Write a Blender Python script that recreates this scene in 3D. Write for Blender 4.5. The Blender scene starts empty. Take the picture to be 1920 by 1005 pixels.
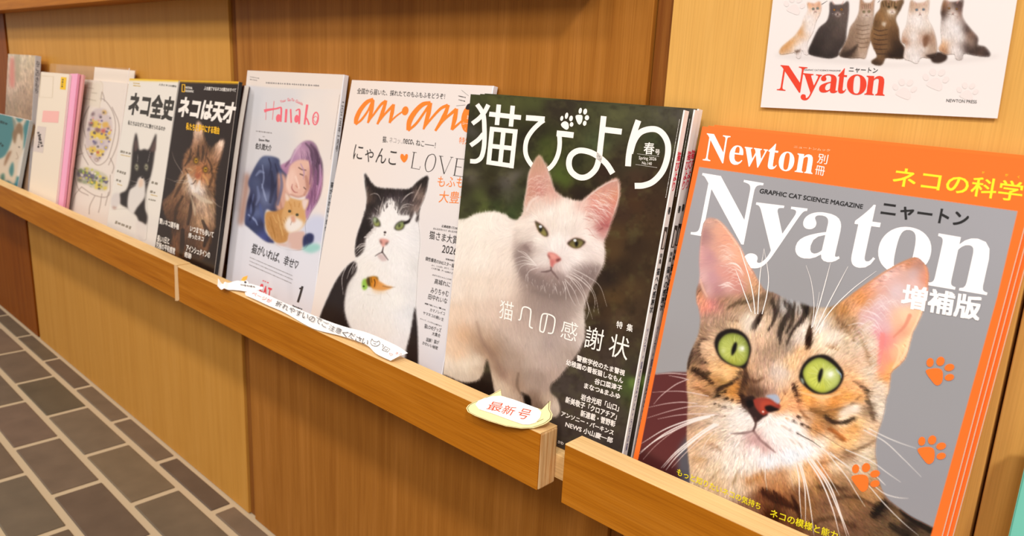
import bpy, bmesh, math, random
import numpy as np
from mathutils import Vector, Matrix

C = bpy.context.scene.collection
SC = bpy.context.scene

# ---------------------------------------------------------------- camera (solved from the vanishing points of wall, shelf and floor)
FPX, CX, CY = 1418.336, 960.0, 502.5
CAM = np.array([0.0, -0.5, 0.673])                      # half a metre from the wall, shelf height
RW = np.array([[0.72390825, 0.19994765, -0.66028614], [0.68824979, -0.14322156, 0.71119604], [0.04763477, -0.96928248, -0.24129319]])
cam_data = bpy.data.cameras.new('camera')
cam = bpy.data.objects.new('camera', cam_data); C.objects.link(cam)
right, up, fwd = RW[:, 0], -RW[:, 1], RW[:, 2]
cam.matrix_world = Matrix(((right[0], up[0], -fwd[0], CAM[0]), (right[1], up[1], -fwd[1], CAM[1]), (right[2], up[2], -fwd[2], CAM[2]), (0, 0, 0, 1)))
cam_data.sensor_width = 36; cam_data.lens = 36 * FPX / 1920
cam_data.clip_start = .01; cam_data.clip_end = 50
cam_data.dof.use_dof = True; cam_data.dof.focus_distance = .56; cam_data.dof.aperture_fstop = 14.0
SC.camera = cam

# ---------------------------------------------------------------- world, lamps, exposure
SC.view_settings.view_transform = 'Standard'; SC.view_settings.look = 'None'
SC.view_settings.exposure = 0.03; SC.view_settings.gamma = 1; SC.view_settings.use_curve_mapping = False
w = bpy.data.worlds.new('room_light'); SC.world = w; w.use_nodes = True
bgn = w.node_tree.nodes['Background']; bgn.inputs['Color'].default_value = (1.0, .93, .87, 1); bgn.inputs['Strength'].default_value = .44
def lamp(name, loc, target, size, power, col=(1, .93, .91)):
    d = bpy.data.lights.new(name, 'AREA'); d.shape = 'DISK'; d.size = size; d.energy = power; d.spread = math.radians(125); d.color = col
    o = bpy.data.objects.new(name, d); C.objects.link(o); o.location = loc
    o.rotation_euler = (Vector(target) - Vector(loc)).to_track_quat('-Z', 'Y').to_euler(); return o
lamp('ceiling_spot_lamp', (.95, -1.2, 2.12), (.0, 0, .8), .2, 11.5)
lamp('ceiling_spot_lamp', (-.35, -1.2, 2.12), (-.4, 0, .7), .2, 3.3)
lamp('ceiling_spot_lamp', (-1.65, -1.2, 2.12), (-1.6, 0, .6), .2, 3.9)
lamp('ceiling_spot_lamp', (-2.95, -1.2, 2.12), (-2.8, 0, .6), .2, 4.6)
lamp('far_ceiling_lamp', (.6, -2.3, 2.4), (-.2, 0, .6), .6, 13)
lamp('far_ceiling_lamp', (-2.0, -2.3, 2.4), (-1.6, 0, .5), .6, 10)

# ---------------------------------------------------------------- helpers: objects, tags, materials
def link(name, me, parent=None, kind=None):
    o = bpy.data.objects.new(name, me); C.objects.link(o)
    if parent: o.parent = parent
    if kind: o['kind'] = kind
    return o
def tag(o, label, cat, group=None):
    o['label'] = label; o['category'] = cat
    if group: o['group'] = group
    return o
def thing(name, label, cat, loc=(0, 0, 0), group=None):
    o = bpy.data.objects.new(name, None); C.objects.link(o); o.location = loc; o.empty_display_size = .02
    return tag(o, label, cat, group)
def copy_tree(o, offset, label, parent=None):
    c = o.copy(); C.objects.link(c)
    if parent: c.parent = parent
    else: c.location = Vector(o.location) + Vector(offset); c['label'] = label
    for ch in list(o.children): copy_tree(ch, None, None, c)
    return c
def srgb(h):
    h = h.lstrip('#'); v = [int(h[i:i + 2], 16) / 255 for i in (0, 2, 4)]
    return tuple(x / 12.92 if x <= .04045 else ((x + .055) / 1.055) ** 2.4 for x in v) + (1,)
MATS = {}
def mat(name, col, rough=.5, spec=.5, coat=0):
    if name in MATS: return MATS[name]
    m = bpy.data.materials.new(name); m.use_nodes = True; b = m.node_tree.nodes['Principled BSDF']
    b.inputs['Base Color'].default_value = srgb(col) if isinstance(col, str) else col
    b.inputs['Roughness'].default_value = rough; b.inputs['Specular IOR Level'].default_value = spec; b.inputs['Coat Weight'].default_value = coat
    nz = m.node_tree.nodes.new('ShaderNodeTexNoise'); nz.inputs['Scale'].default_value = 60; tc = m.node_tree.nodes.new('ShaderNodeTexCoord')
    m.node_tree.links.new(tc.outputs['Object'], nz.inputs['Vector'])
    mr = m.node_tree.nodes.new('ShaderNodeMapRange'); mr.inputs['To Min'].default_value = max(0, rough - .04); mr.inputs['To Max'].default_value = rough + .04
    m.node_tree.links.new(nz.outputs['Fac'], mr.inputs['Value']); m.node_tree.links.new(mr.outputs['Result'], b.inputs['Roughness'])
    MATS[name] = m; return m
def ink(col, rough=.3): return mat('ink_' + col.lstrip('#'), col, rough, .22)
def wood(name, a, b, c, scale, axis, rough=.45, fine=1.0, contrast=1.0, pores=.55):
    """veneer: long grain along one axis, in three tones"""
    m = bpy.data.materials.new(name); m.use_nodes = True; nt = m.node_tree; N = nt.nodes.new; L = nt.links.new
    p = nt.nodes['Principled BSDF']; p.inputs['Roughness'].default_value = rough; p.inputs['Specular IOR Level'].default_value = .1
    tc = N('ShaderNodeTexCoord'); mp = N('ShaderNodeMapping'); L(tc.outputs['Object'], mp.inputs['Vector'])
    s = [scale, scale, scale]; s['xyz'.index(axis)] = scale * .035; mp.inputs['Scale'].default_value = s
    n1 = N('ShaderNodeTexNoise'); n1.inputs['Scale'].default_value = 1; n1.inputs['Detail'].default_value = 5; n1.inputs['Roughness'].default_value = .62; n1.inputs['Distortion'].default_value = .5; L(mp.outputs['Vector'], n1.inputs['Vector'])
    mp2 = N('ShaderNodeMapping'); L(tc.outputs['Object'], mp2.inputs['Vector']); s2 = [900 * fine] * 3; s2['xyz'.index(axis)] = 14; mp2.inputs['Scale'].default_value = s2
    n2 = N('ShaderNodeTexNoise'); n2.inputs['Scale'].default_value = 1; n2.inputs['Detail'].default_value = 3; L(mp2.outputs['Vector'], n2.inputs['Vector'])
    r = N('ShaderNodeValToRGB'); e = r.color_ramp.elements; h = .2 / contrast
    e[0].position = .5 - h; e[0].color = srgb(a); e[1].position = .5 + h; e[1].color = srgb(c); q = r.color_ramp.elements.new(.5); q.color = srgb(b); L(n1.outputs['Fac'], r.inputs['Fac'])
    mx = N('ShaderNodeMix'); mx.data_type = 'RGBA'; mx.blend_type = 'MULTIPLY'; L(r.outputs['Color'], mx.inputs['A'])
    r2 = N('ShaderNodeValToRGB'); r2.color_ramp.elements[0].position = .34; r2.color_ramp.elements[0].color = (.72, .66, .6, 1); r2.color_ramp.elements[1].position = .56; r2.color_ramp.elements[1].color = (1, 1, 1, 1); L(n2.outputs['Fac'], r2.inputs['Fac']); L(r2.outputs['Color'], mx.inputs['B']); mx.inputs['Factor'].default_value = pores
    L(mx.outputs['Result'], p.inputs['Base Color'])
    bp = N('ShaderNodeBump'); bp.inputs['Strength'].default_value = .08; bp.inputs['Distance'].default_value = .001; L(n2.outputs['Fac'], bp.inputs['Height']); L(bp.outputs['Normal'], p.inputs['Normal'])
    return m
def print_mat(name, rough=.28, spec=.22):
    """printed sheet: colours carried by the sheet itself, gloss from the varnish"""
    if name in MATS: return MATS[name]
    m = bpy.data.materials.new(name); m.use_nodes = True; p = m.node_tree.nodes['Principled BSDF']
    a = m.node_tree.nodes.new('ShaderNodeVertexColor'); a.layer_name = 'print'
    m.node_tree.links.new(a.outputs['Color'], p.inputs['Base Color']); p.inputs['Roughness'].default_value = rough; p.inputs['Specular IOR Level'].default_value = spec
    MATS[name] = m; return m
def box_bm(bm, lo, hi, bev=0, mi=0):
    r = bmesh.ops.create_cube(bm, size=1); v = r['verts']
    for q in v: q.co = Vector([lo[i] + (q.co[i] + .5) * (hi[i] - lo[i]) for i in range(3)])
    fs = {f for q in v for f in q.link_faces}
    for f in fs: f.material_index = mi
    if bev:
        es = {e for q in v for e in q.link_edges}
        fs |= set(bmesh.ops.bevel(bm, geom=list(es), offset=bev, segments=2, affect='EDGES', profile=.5)['faces'])
    for f in fs:
        if f.is_valid: f.material_index = mi
def box(name, lo, hi, m, parent=None, bev=0, kind=None):
    bm = bmesh.new(); box_bm(bm, lo, hi, bev); me = bpy.data.meshes.new(name); bm.to_mesh(me); bm.free(); me.materials.append(m)
    return link(name, me, parent, kind)
def mesh_np(name, V, F, m, parent=None, smooth=False, solid=False):
    me = bpy.data.meshes.new(name); me.from_pydata([tuple(v) for v in V], [], [tuple(f) for f in F]); me.materials.append(m); me.update()
    if solid: bm = bmesh.new(); bm.from_mesh(me); bmesh.ops.recalc_face_normals(bm, faces=bm.faces); bm.to_mesh(me); bm.free()
    if smooth: me.polygons.foreach_set('use_smooth', [True] * len(me.polygons))
    return link(name, me, parent)
def prism(name, pts, nrm, t, m, parent=None, bev=0):
    """an outline (3-D points in one plane) with thickness t towards -nrm"""
    bm = bmesh.new(); vs = [bm.verts.new(tuple(p)) for p in pts]; f = bm.faces.new(vs)
    r = bmesh.ops.extrude_face_region(bm, geom=[f]); d = Vector(tuple(-np.asarray(nrm) * t))
    for e in r['geom']:
        if isinstance(e, bmesh.types.BMVert): e.co += d
    bmesh.ops.recalc_face_normals(bm, faces=bm.faces); me = bpy.data.meshes.new(name); bm.to_mesh(me); bm.free(); me.materials.append(m)
    return link(name, me, parent)
def ray(p): return RW @ np.array([p[0] - CX, p[1] - CY, FPX])
def ray_many(P):
    P = np.asarray(P, dtype=np.float64); return np.stack([P[:, 0] - CX, P[:, 1] - CY, np.full(len(P), FPX)], 1) @ RW.T
def project(X):
    v = (np.asarray(X) - CAM) @ RW; return CX + FPX * v[:, 0] / v[:, 2], CY + FPX * v[:, 1] / v[:, 2]
class Plane:
    """a flat sheet in the place: point, x axis along the wall, b axis down the sheet; on() reads a traced point onto it"""
    def __init__(s, p0, b):
        s.p0 = np.asarray(p0, float); s.a = np.array([1., 0, 0]); s.b = np.asarray(b, float) / np.linalg.norm(b); s.n = np.cross(s.b, s.a); s.n = s.n if s.n[1] < 0 or (abs(s.n[1]) < 1e-6 and s.n[2] > 0) else -s.n
    def on(s, px):
        d = ray_many(px); t = ((s.p0 - CAM) @ s.n) / (d @ s.n); X = CAM + d * t[:, None] - s.p0
        return np.stack([X @ s.a, X @ s.b], 1)
    def at(s, ab, off=0): ab = np.atleast_2d(ab); return s.p0 + ab[:, :1] * s.a + ab[:, 1:2] * s.b + off * s.n
def lean(th, ytop, px):
    """the plane of a sheet leaning th degrees back on the wall, its top edge at depth ytop"""
    d = ray(px); t = (ytop - CAM[1]) / d[1]; z = CAM[2] + d[2] * t; a = math.radians(th)
    return Plane((0, ytop, z), (0, -math.sin(a), -math.cos(a)))
# ---------------------------------------------------------------- printed pictures: a small painting kit
# Every cover is painted as colours on its own sheet (tracing coordinates of the sheet are mapped to the cover's plane later).
def hexc(h):
    h = h.lstrip('#')
    if len(h) == 3: h = ''.join(c * 2 for c in h)
    return np.array([int(h[i:i + 2], 16) for i in (0, 2, 4)], dtype=np.float32) / 255
def lin(c):
    c = np.asarray(c, dtype=np.float32)
    return np.where(c <= .04045, c / 12.92, ((np.maximum(c, 0) + .055) / 1.055) ** 2.4)
def spline(p, closed=False, n=8):
    p = np.asarray(p, dtype=np.float64)
    if len(p) < 3: return p
    if closed: q = np.vstack([p[-1], p, p[0], p[1]])
    else: q = np.vstack([2 * p[0] - p[1], p, 2 * p[-1] - p[-2]])
    t = np.linspace(0, 1, n, endpoint=False)[:, None]; out = []
    for i in range(1, len(q) - 2):
        a, b, c, d = q[i - 1:i + 3]
        out.append(.5 * (2 * b + (c - a) * t + (2 * a - 5 * b + 4 * c - d) * t ** 2 + (3 * b - a - 3 * c + d) * t ** 3))
    out = np.vstack(out)
    return out if closed else np.vstack([out, p[-1]])
def blur(a, r):
    if r < .3: return a
    n = max(1, int(round(r * 1.7))); k = int(n) // 2 if n > 2 else 1
    for ax in (0, 1):
        for _ in range(3):
            w = 2 * k + 1
            pad = [(0, 0)] * a.ndim; pad[ax] = (k + 1, k)
            c = np.cumsum(np.pad(a, pad, mode='edge'), axis=ax, dtype=np.float64)
            hi = np.take(c, np.arange(w, c.shape[ax]), axis=ax); lo = np.take(c, np.arange(0, c.shape[ax] - w), axis=ax)
            a = ((hi - lo) / w).astype(np.float32)
    return a
class Art:
    def __init__(s, x0, y0, x1, y1, bg, k=1.0, seed=1):
        s.x0, s.y0, s.k = x0, y0, k
        s.w, s.h = int((x1 - x0) * k), int((y1 - y0) * k)
        s.a = np.empty((s.h, s.w, 3), np.float32); s.a[:] = hexc(bg)
        s.rng = np.random.default_rng(seed)
        s.cut = np.zeros((s.h, s.w), np.float32)
    def T(s, p): return (np.asarray(p, dtype=np.float64) - [s.x0, s.y0]) * s.k
    def mask(s, pts, soft=0, smooth=True):
        p = s.T(pts)
        if smooth: p = spline(p, True)
        m = np.zeros((s.h, s.w), np.float32); SS = 3
        a, b = p, np.roll(p, -1, 0)
        ylo, yhi = max(0, int(p[:, 1].min())), min(s.h, int(p[:, 1].max()) + 2)
        for r in range(ylo, yhi):
            for q in range(SS):
                y = r + (q + .5) / SS
                hit = (a[:, 1] <= y) != (b[:, 1] <= y)
                if not hit.any(): continue
                A, B = a[hit], b[hit]
                xs = np.sort(A[:, 0] + (y - A[:, 1]) / (B[:, 1] - A[:, 1]) * (B[:, 0] - A[:, 0]))
                for l, h in zip(xs[::2], xs[1::2]):
                    l, h = max(l, 0), min(h, s.w)
                    if h <= l: continue
                    i, j = int(l), int(h)
                    if i == j: m[r, i] += h - l
                    else:
                        m[r, i] += i + 1 - l; m[r, i + 1:j] += 1
                        if j < s.w: m[r, j] += h - j
        m /= SS
        return blur(m, soft * s.k) if soft else m
    def put(s, m, col, a=1.0):
        c = hexc(col) if isinstance(col, str) else col
        m = (m * a)[..., None]; s.a = s.a * (1 - m) + c * m
    def fill(s, pts, col, soft=0, a=1.0, clip=None, smooth=True):
        m = s.mask(pts, soft, smooth)
        if clip is not None: m = m * clip
        s.put(m, col, a); return m
    def field(s, cp, p=3.0):
        q = 3; H, W = s.h // q + 2, s.w // q + 2
        yy, xx = np.mgrid[0:H, 0:W].astype(np.float32) * q
        num = np.zeros((H, W, 3), np.float32); den = np.zeros((H, W), np.float32)
        for x, y, c in cp:
            X, Y = s.T((x, y)); d = ((xx - X) ** 2 + (yy - Y) ** 2) / s.k ** 2 + 6
            w = d ** (-p / 2); num += w[..., None] * hexc(c); den += w
        f = blur(num / den[..., None], 1)
        Y, X = np.mgrid[0:s.h, 0:s.w].astype(np.float32) / q
        i, j = Y.astype(int), X.astype(int); u, v = (Y - i)[..., None], (X - j)[..., None]
        return (f[i, j] * (1 - u) + f[i + 1, j] * u) * (1 - v) + (f[i, j + 1] * (1 - u) + f[i + 1, j + 1] * u) * v
    def line(s, pts, w, col, a=1.0, soft=.6, clip=None):
        """a tapered soft stroke; w = one width or widths along it"""
        p = spline(s.T(pts)); ws = np.interp(np.linspace(0, 1, len(p)), np.linspace(0, 1, len(np.atleast_1d(w))), np.atleast_1d(w)) / 2 * s.k
        so = soft * s.k; r = ws.max() + 2 * so + 2
        l, t = np.maximum((p.min(0) - r).astype(int), 0); R, B = np.minimum((p.max(0) + r).astype(int) + 1, [s.w, s.h])
        if R <= l or B <= t: return
        yy, xx = np.mgrid[t:B, l:R].astype(np.float32) + .5
        best = np.full(yy.shape, -1e9, np.float32)
        for i in range(len(p) - 1):
            d = p[i + 1] - p[i]; L = d @ d + 1e-9
            u = np.clip(((xx - p[i, 0]) * d[0] + (yy - p[i, 1]) * d[1]) / L, 0, 1)
            e = ws[i] + (ws[i + 1] - ws[i]) * u - np.hypot(xx - p[i, 0] - u * d[0], yy - p[i, 1] - u * d[1])
            best = np.maximum(best, e)
        m = np.clip(best / (2 * max(so, .4)) + .5, 0, 1); m = m * m * (3 - 2 * m) * a
        if clip is not None: m = m * clip[t:B, l:R]
        c = hexc(col) if isinstance(col, str) else col
        s.a[t:B, l:R] = s.a[t:B, l:R] * (1 - m[..., None]) + c * m[..., None]
    def dots(s, pts, r, col, a=1.0, soft=.8, clip=None):
        for x, y in pts: s.line([(x - .3, y), (x + .3, y)], 2 * r, col, a, soft, clip)
    def fur(s, m, dirs, n, L=9, amp=.12, a=.75, tint=.03, grow=0):
        """short hairs along a direction field: dirs = (x, y, dx, dy)"""
        D = np.array(dirs, dtype=np.float64); D[:, :2] = s.T(D[:, :2]); D[:, 2:] /= np.hypot(D[:, 2], D[:, 3])[:, None]
        ys, xs = np.nonzero(m > .5)
        if not len(ys): return
        pick = s.rng.integers(0, len(ys), n)
        P = np.stack([xs[pick], ys[pick]], 1) + s.rng.random((n, 2))
        w = 1 / (((P[:, None, :] - D[None, :, :2]) ** 2).sum(-1) + 60)
        V = (w[..., None] ** 1.5 * D[None, :, 2:]).sum(1) + s.rng.normal(0, 1e-9, (n, 2))
        V /= np.hypot(V[:, 0], V[:, 1])[:, None]
        ang = s.rng.normal(0, .16, n); V = np.stack([V[:, 0] * np.cos(ang) - V[:, 1] * np.sin(ang), V[:, 0] * np.sin(ang) + V[:, 1] * np.cos(ang)], 1)
        C = s.a[np.clip(P[:, 1].astype(int), 0, s.h - 1), np.clip(P[:, 0].astype(int), 0, s.w - 1)]
        C = C * (1 + s.rng.normal(0, amp, (n, 1))) + s.rng.normal(0, tint, (n, 3)) * .4
        num = np.zeros((s.h * s.w, 3)); den = np.zeros(s.h * s.w)
        steps = max(2, int(L * s.k))
        for t in range(steps):
            Q = P + V * t - .5; i = np.floor(Q[:, 1]).astype(int); j = np.floor(Q[:, 0]).astype(int)
            f, g = Q[:, 1] - i, Q[:, 0] - j; fade = 1 - .6 * t / steps
            for di, dj, wt in ((0, 0, (1 - f) * (1 - g)), (0, 1, (1 - f) * g), (1, 0, f * (1 - g)), (1, 1, f * g)):
                I, J = i + di, j + dj; ok = (I >= 0) & (J >= 0) & (I < s.h) & (J < s.w)
                ix = I[ok] * s.w + J[ok]; ww = wt[ok] * fade
                den += np.bincount(ix, ww, s.h * s.w)
                for c in range(3): num[:, c] += np.bincount(ix, ww * C[ok, c], s.h * s.w)
        al = np.clip(den * 1.2, 0, 1) * a
        lim = blur(m, 1.2) if not grow else np.clip(blur(m, grow) * 2.2, 0, 1)
        al = (al * lim.ravel())[:, None]
        col = (num / np.maximum(den, 1e-6)[:, None])
        s.a = (s.a.reshape(-1, 3) * (1 - al) + col * al).reshape(s.h, s.w, 3).astype(np.float32)
    def noise(s, scale, seed=0):
        r = np.random.default_rng(seed); out = np.zeros((s.h, s.w), np.float32); amp = 1
        for o in range(3):
            n = r.normal(0, 1, (int(s.h / (scale * s.k)) + 4, int(s.w / (scale * s.k)) + 4)).astype(np.float32)
            Y, X = np.mgrid[0:s.h, 0:s.w].astype(np.float32) / (scale * s.k); i, j = Y.astype(int), X.astype(int)
            u, v = Y - i, X - j; u = u * u * (3 - 2 * u); v = v * v * (3 - 2 * v)
            out += amp * ((n[i, j] * (1 - u) + n[i + 1, j] * u) * (1 - v) + (n[i, j + 1] * (1 - u) + n[i + 1, j + 1] * u) * v)
            scale /= 2; amp *= .55
            if scale < 1.5: break
        return out
    def sample(s, x, y, arr=None):
        a = s.a if arr is None else arr
        X = np.clip((x - s.x0) * s.k - .5, 0, s.w - 1.001); Y = np.clip((y - s.y0) * s.k - .5, 0, s.h - 1.001)
        i, j = Y.astype(int), X.astype(int); u, v = Y - i, X - j
        if a.ndim == 3: u, v = u[..., None], v[..., None]
        return (a[i, j] * (1 - u) + a[i + 1, j] * u) * (1 - v) + (a[i, j + 1] * (1 - u) + a[i + 1, j + 1] * u) * v
def crop(ox, oy, k, pts):
    """tracing notes: points read at magnification k from a detail starting at (ox, oy)"""
    return [(ox + p[0] / k, oy + p[1] / k) + tuple(p[2:]) for p in pts]
def art_newton():
    A = Art(1170, 225, 1975, 1075, '#9d9d9f', 1.0, 3)
    A.put(np.ones((A.h, A.w), np.float32), A.field([(1330, 330, '#a3a2a5'), (1600, 420, '#9f9fa2'), (1880, 420, '#a2a2a6'), (1250, 560, '#a09fa0'), (1240, 660, '#9d9b9b'), (1750, 700, '#9b9b9d'), (1720, 950, '#97979b'), (1500, 540, '#9c9b9c')], 2))
    A.fill([(1150, 700), (1225, 702), (1262, 698), (1300, 698), (1330, 760), (1330, 900), (1300, 1000), (1150, 1000)], '#5f2d2c', 2, smooth=False)
    A.fill([(1276, 835), (1310, 820), (1330, 1000), (1262, 1000), (1270, 880)], '#57555c', 5)
    A.fill([(1190, 850), (1240, 865), (1275, 890), (1285, 1000), (1180, 1000)], '#431f1e', 5, .7)
    # orange frame: everything outside the grey panel
    fr = 1 - A.mask([(1311, 313), (1908, 396), (1869, 560), (1745, 1005), (1715, 1110), (1140, 1110), (1197.5, 857), (1256, 560)], 0, False)
    out = [(1328, 409), (1318, 422), (1313, 458), (1311, 489), (1312, 517), (1310, 531), (1306, 545), (1306, 566), (1310, 578), (1313, 600), (1310, 626), (1300, 650), (1291, 675), (1288, 700), (1288, 730), (1290, 752), (1288, 799), (1288, 823), (1291, 860), (1294, 900), (1300, 1080), (1780, 1080), (1770, 1003), (1744, 987), (1710, 970), (1686, 953), (1662, 933), (1649, 906), (1644, 870), (1641, 850), (1643, 821), (1653, 790), (1658, 771), (1662, 747), (1667, 731), (1669, 711), (1672, 697), (1689, 682), (1699, 668), (1707, 640), (1712, 622), (1721, 605), (1729, 587), (1735, 567), (1740, 539), (1741, 520), (1739, 504), (1731, 491), (1717, 482), (1699, 488), (1679, 497), (1657, 510), (1629, 529), (1609, 543), (1581, 563), (1565, 573), (1550, 577), (1516, 575), (1492, 568), (1470, 560), (1449, 549), (1435, 545), (1425, 533), (1412, 509), (1401, 491), (1388, 464), (1373, 442), (1358, 423), (1344, 411)]
    C = A.mask(out, .7)
    pts = '''1332,416,c9a090 1345,430,e3a98e 1360,450,e8a88c 1320,440,b08480 1318,480,d3a09c 1330,480,c28f92 1345,470,dfa791 1365,480,ecb9a2 1380,480,eab092 1318,520,dcb0ac 1335,520,c8969a 1355,510,d99c90 1375,520,d99283 1395,510,e2a286 1405,525,d8a483 1325,545,d6a8a5 1345,545,b98585 1365,535,d8a49a 1385,540,c98c80 1410,540,c49a78 1315,565,e09f84 1325,575,e0937f 1335,570,c28480 1350,565,a87f6a 1312,555,c58a66 1310,545,8a6a55
1370,570,a88a70 1400,560,9a7f66 1390,585,b0957a 1330,600,a98a78 1320,625,9c8068 1350,610,a58c74 1420,575,8d745e 1400,595,dccab4 1415,605,dccbb8 1395,607,d8c4ac 1380,620,d4b593 1340,635,c9a98c 1430,580,a08a74 1440,570,7b6a58 1450,558,8a7262 1470,575,a8a29c 1480,567,cfd2d6 1500,573,bdbab6
1440,610,dcbfa2 1425,640,d6b598 1450,620,b79e88 1470,610,8b7a6a 1490,605,b8a28e 1500,640,dccdbe 1505,620,e8dccc 1480,650,a08e7e 1460,650,a68e78 1440,660,ab9078 1520,582,6b5a4c 1535,590,d8c8b4 1540,610,e2d8cc 1550,600,cbb59c 1560,585,a8855e 1580,585,c08a58 1590,600,b99470 1575,610,a5876a 1565,630,e4d5c2 1545,640,efdabb 1500,660,e2b78a 1510,680,dfb892 1590,640,cdb79c 1610,640,d4c2aa 1620,620,ccb59b 1635,640,dccab5 1640,680,c6ad90 1630,700,dac7b0 1650,720,dccdba 1640,750,d2c3af 1650,770,dccfbd
1700,495,c98f70 1720,495,b98a78 1712,512,cfb0ac 1690,510,d9b0a4 1670,525,dfb8b0 1650,540,e0ae9e 1630,552,dc9e7c 1612,562,d2935f 1600,578,dca47c 1620,590,dfb6ae 1650,570,e2c2c2 1680,545,dfc6c6 1715,530,e2bcb4 1732,520,d8957c 1725,550,e2b09c 1700,560,e2c3be 1720,585,f2c49e 1700,590,f5d2ab 1680,605,f0c0a0 1690,620,e8a888 1710,610,f3bd94 1660,610,e2b8b8 1640,600,dcb6bc 1625,615,e0c0bc 1645,625,e49ca4 1655,640,e4898c 1670,640,f09e8e 1660,670,f39a82 1650,690,f29c7e 1655,710,eaa366 1670,690,f3b170 1680,660,f4bc92 1690,650,facf9e 1700,645,f8cba0
1320,650,d0ae90 1335,660,dfba94 1308,662,8b6d58 1300,670,6e5746 1340,690,e4b888 1365,700,eebd84 1385,695,e6ae6c 1320,690,a07c60 1310,702,ad8662 1300,690,b08c68 1340,710,b88a5a 1360,715,a8804f 1300,712,cca078 1310,722,cf9a6e 1330,735,b08660 1350,730,8a6a48 1390,725,d6954f 1375,735,c08648 1385,745,de9e5e 1300,740,bc9c7c 1310,750,c8aa8e 1340,755,cfb89e 1370,760,ded0c0 1390,765,ece2d8 1400,780,eae2d9 1350,790,d6c7b7 1320,790,c4a990 1300,790,ad8f78 1300,820,cdad8e 1330,820,cdb090 1350,800,d0bfac 1380,800,e0d6cb
1400,800,e4dcd3 1410,815,cdb8b0 1440,790,f0e6de 1450,800,f1e8e2 1470,790,f6efea 1490,800,f5efeb 1500,830,f2eeea 1460,830,e4d4d0 1420,840,eae1dc 1380,840,e0d5cb 1350,850,dacaba 1330,850,d1baa4 1310,860,ccae8e 1340,880,d5c0a4 1370,870,e0d5c8 1400,870,e0d8cf 1440,862,e2e6ea 1480,852,dee6ee 1510,845,e2e9ef 1415,822,c39c98 1432,838,cdaea8
1430,700,cdae94 1440,720,d2ae94 1455,700,ccb9aa 1470,700,d6c4b5 1480,690,e6bf92 1475,720,deb690 1470,740,e2af7e 1430,680,b89a84 1410,690,c8a484 1400,710,9a7860 1410,730,8a6a54 1425,735,8a6c58 1440,740,a88878 1400,750,6b4c3c 1450,745,b09080 1460,760,dea472 1490,760,eead7c
1510,740,f0ae64 1540,745,f4bf86 1520,755,dd9a5a 1560,755,d08c4c 1590,745,dea05c 1600,725,eeb786 1605,745,dca46a 1530,770,9c744a 1560,775,a67a4a 1590,770,c9a27a 1600,765,f0e1ce 1580,785,f6e2c8 1510,780,dcb490 1500,790,ecceb3 1530,800,c48c58 1555,800,9c7450 1560,815,dfbb92 1580,810,e4ac72 1600,800,d49b60 1610,790,ecc592 1620,770,a08468 1625,800,dabb9a 1630,820,ccad8d 1540,830,ecdac8 1560,835,f2c594 1590,830,ecbd84 1610,840,d1b493 1620,850,dccdb6 1590,855,a8886c 1560,850,c8a078 1540,862,cb9568 1530,850,ede4da 1520,870,dbaa78 1540,880,ca8f5f 1560,870,dcc4a6 1600,870,d1c1aa 1630,862,bca98f
1310,900,ccb596 1340,910,cdb28f 1380,910,cfbaa2 1400,900,ccad8e 1430,900,ba8b63 1460,890,ba8d67 1490,888,dfbc96 1510,895,d4a87a 1460,913,a87850 1430,930,70472f 1470,932,82583a 1500,922,765339 1530,910,a07850 1550,910,82603f 1570,900,a88460 1580,920,7a5c44 1620,920,b08458 1600,940,8a6848 1640,930,a8825c 1550,940,7a5a44 1510,950,84603f 1570,960,947358 1620,960,7a5c44 1650,950,4a3c30 1680,970,705a42 1700,980,3a3028 1740,1000,5a4a38 1450,960,4a2c1c 1480,980,704c34 1540,990,7a5c46 1600,990,705440 1400,950,8a6850 1660,1000,6a5540 1560,1050,5a4434 1350,1000,a08468'''
    cp = [(float(a), float(b), c) for a, b, c in (t.split(',') for t in pts.split())]
    A.put(C, A.field(cp, 4.2))
    S = lambda p, w, c='3a2c24', a=.85, so=2.2: A.line(p, w, c, a, so, C)
    # markings of the coat
    S([(1363, 580), (1381, 571), (1405, 566)], [4, 9, 6], '5a4a3a', .8); S([(1405, 566), (1430, 560), (1446, 553)], [4, 8, 5], '6a5644', .6)
    S([(1411, 617), (1421, 601), (1429, 588)], [12, 12, 5], '33241c'); S([(1414, 612), (1421, 603)], 9, '1e1410', .7, 2)
    S([(1447, 566), (1454, 586), (1450, 604), (1440, 622)], [6, 9, 6, 3], '352b26'); S([(1460, 562), (1459, 580), (1463, 596)], [3, 5, 2], '4a3e36', .7, 1.6)
    S([(1470, 568), (1482, 584), (1471, 604), (1462, 626), (1463, 645)], [6, 13, 12, 10, 4], '3a312b'); S([(1490, 570), (1486, 600), (1474, 628)], [4, 8, 4], '3f352d')
    S([(1503, 575), (1511, 588), (1501, 605), (1486, 622), (1475, 648)], [6, 12, 9, 6, 3], '352b25'); S([(1512, 576), (1514, 590)], [9, 5], '2e2620', .8)
    S([(1496, 578), (1496, 596)], [4, 2], '54473c', .7, 1.4); S([(1530, 575), (1526, 590), (1519, 604)], [5, 7, 3], '6a543f', .7)
    S([(1519, 612), (1517, 628), (1514, 652)], [5, 13, 12], '3a2418'); S([(1516, 634), (1514, 648)], 9, '26140c', .7, 2)
    S([(1565, 588), (1575, 606), (1590, 622), (1602, 640)], [4, 12, 9, 4], '8a6a4c', .6); S([(1590, 598), (1612, 632), (1624, 660), (1634, 690)], [6, 7, 8, 5], '8c7052', .5)
    S([(1364, 600), (1383, 603)], [2, 5], '7a5e4a', .8); S([(1549, 649), (1560, 652), (1573, 657)], [5, 6, 2], '8d6544', .9, 1.5)
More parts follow.
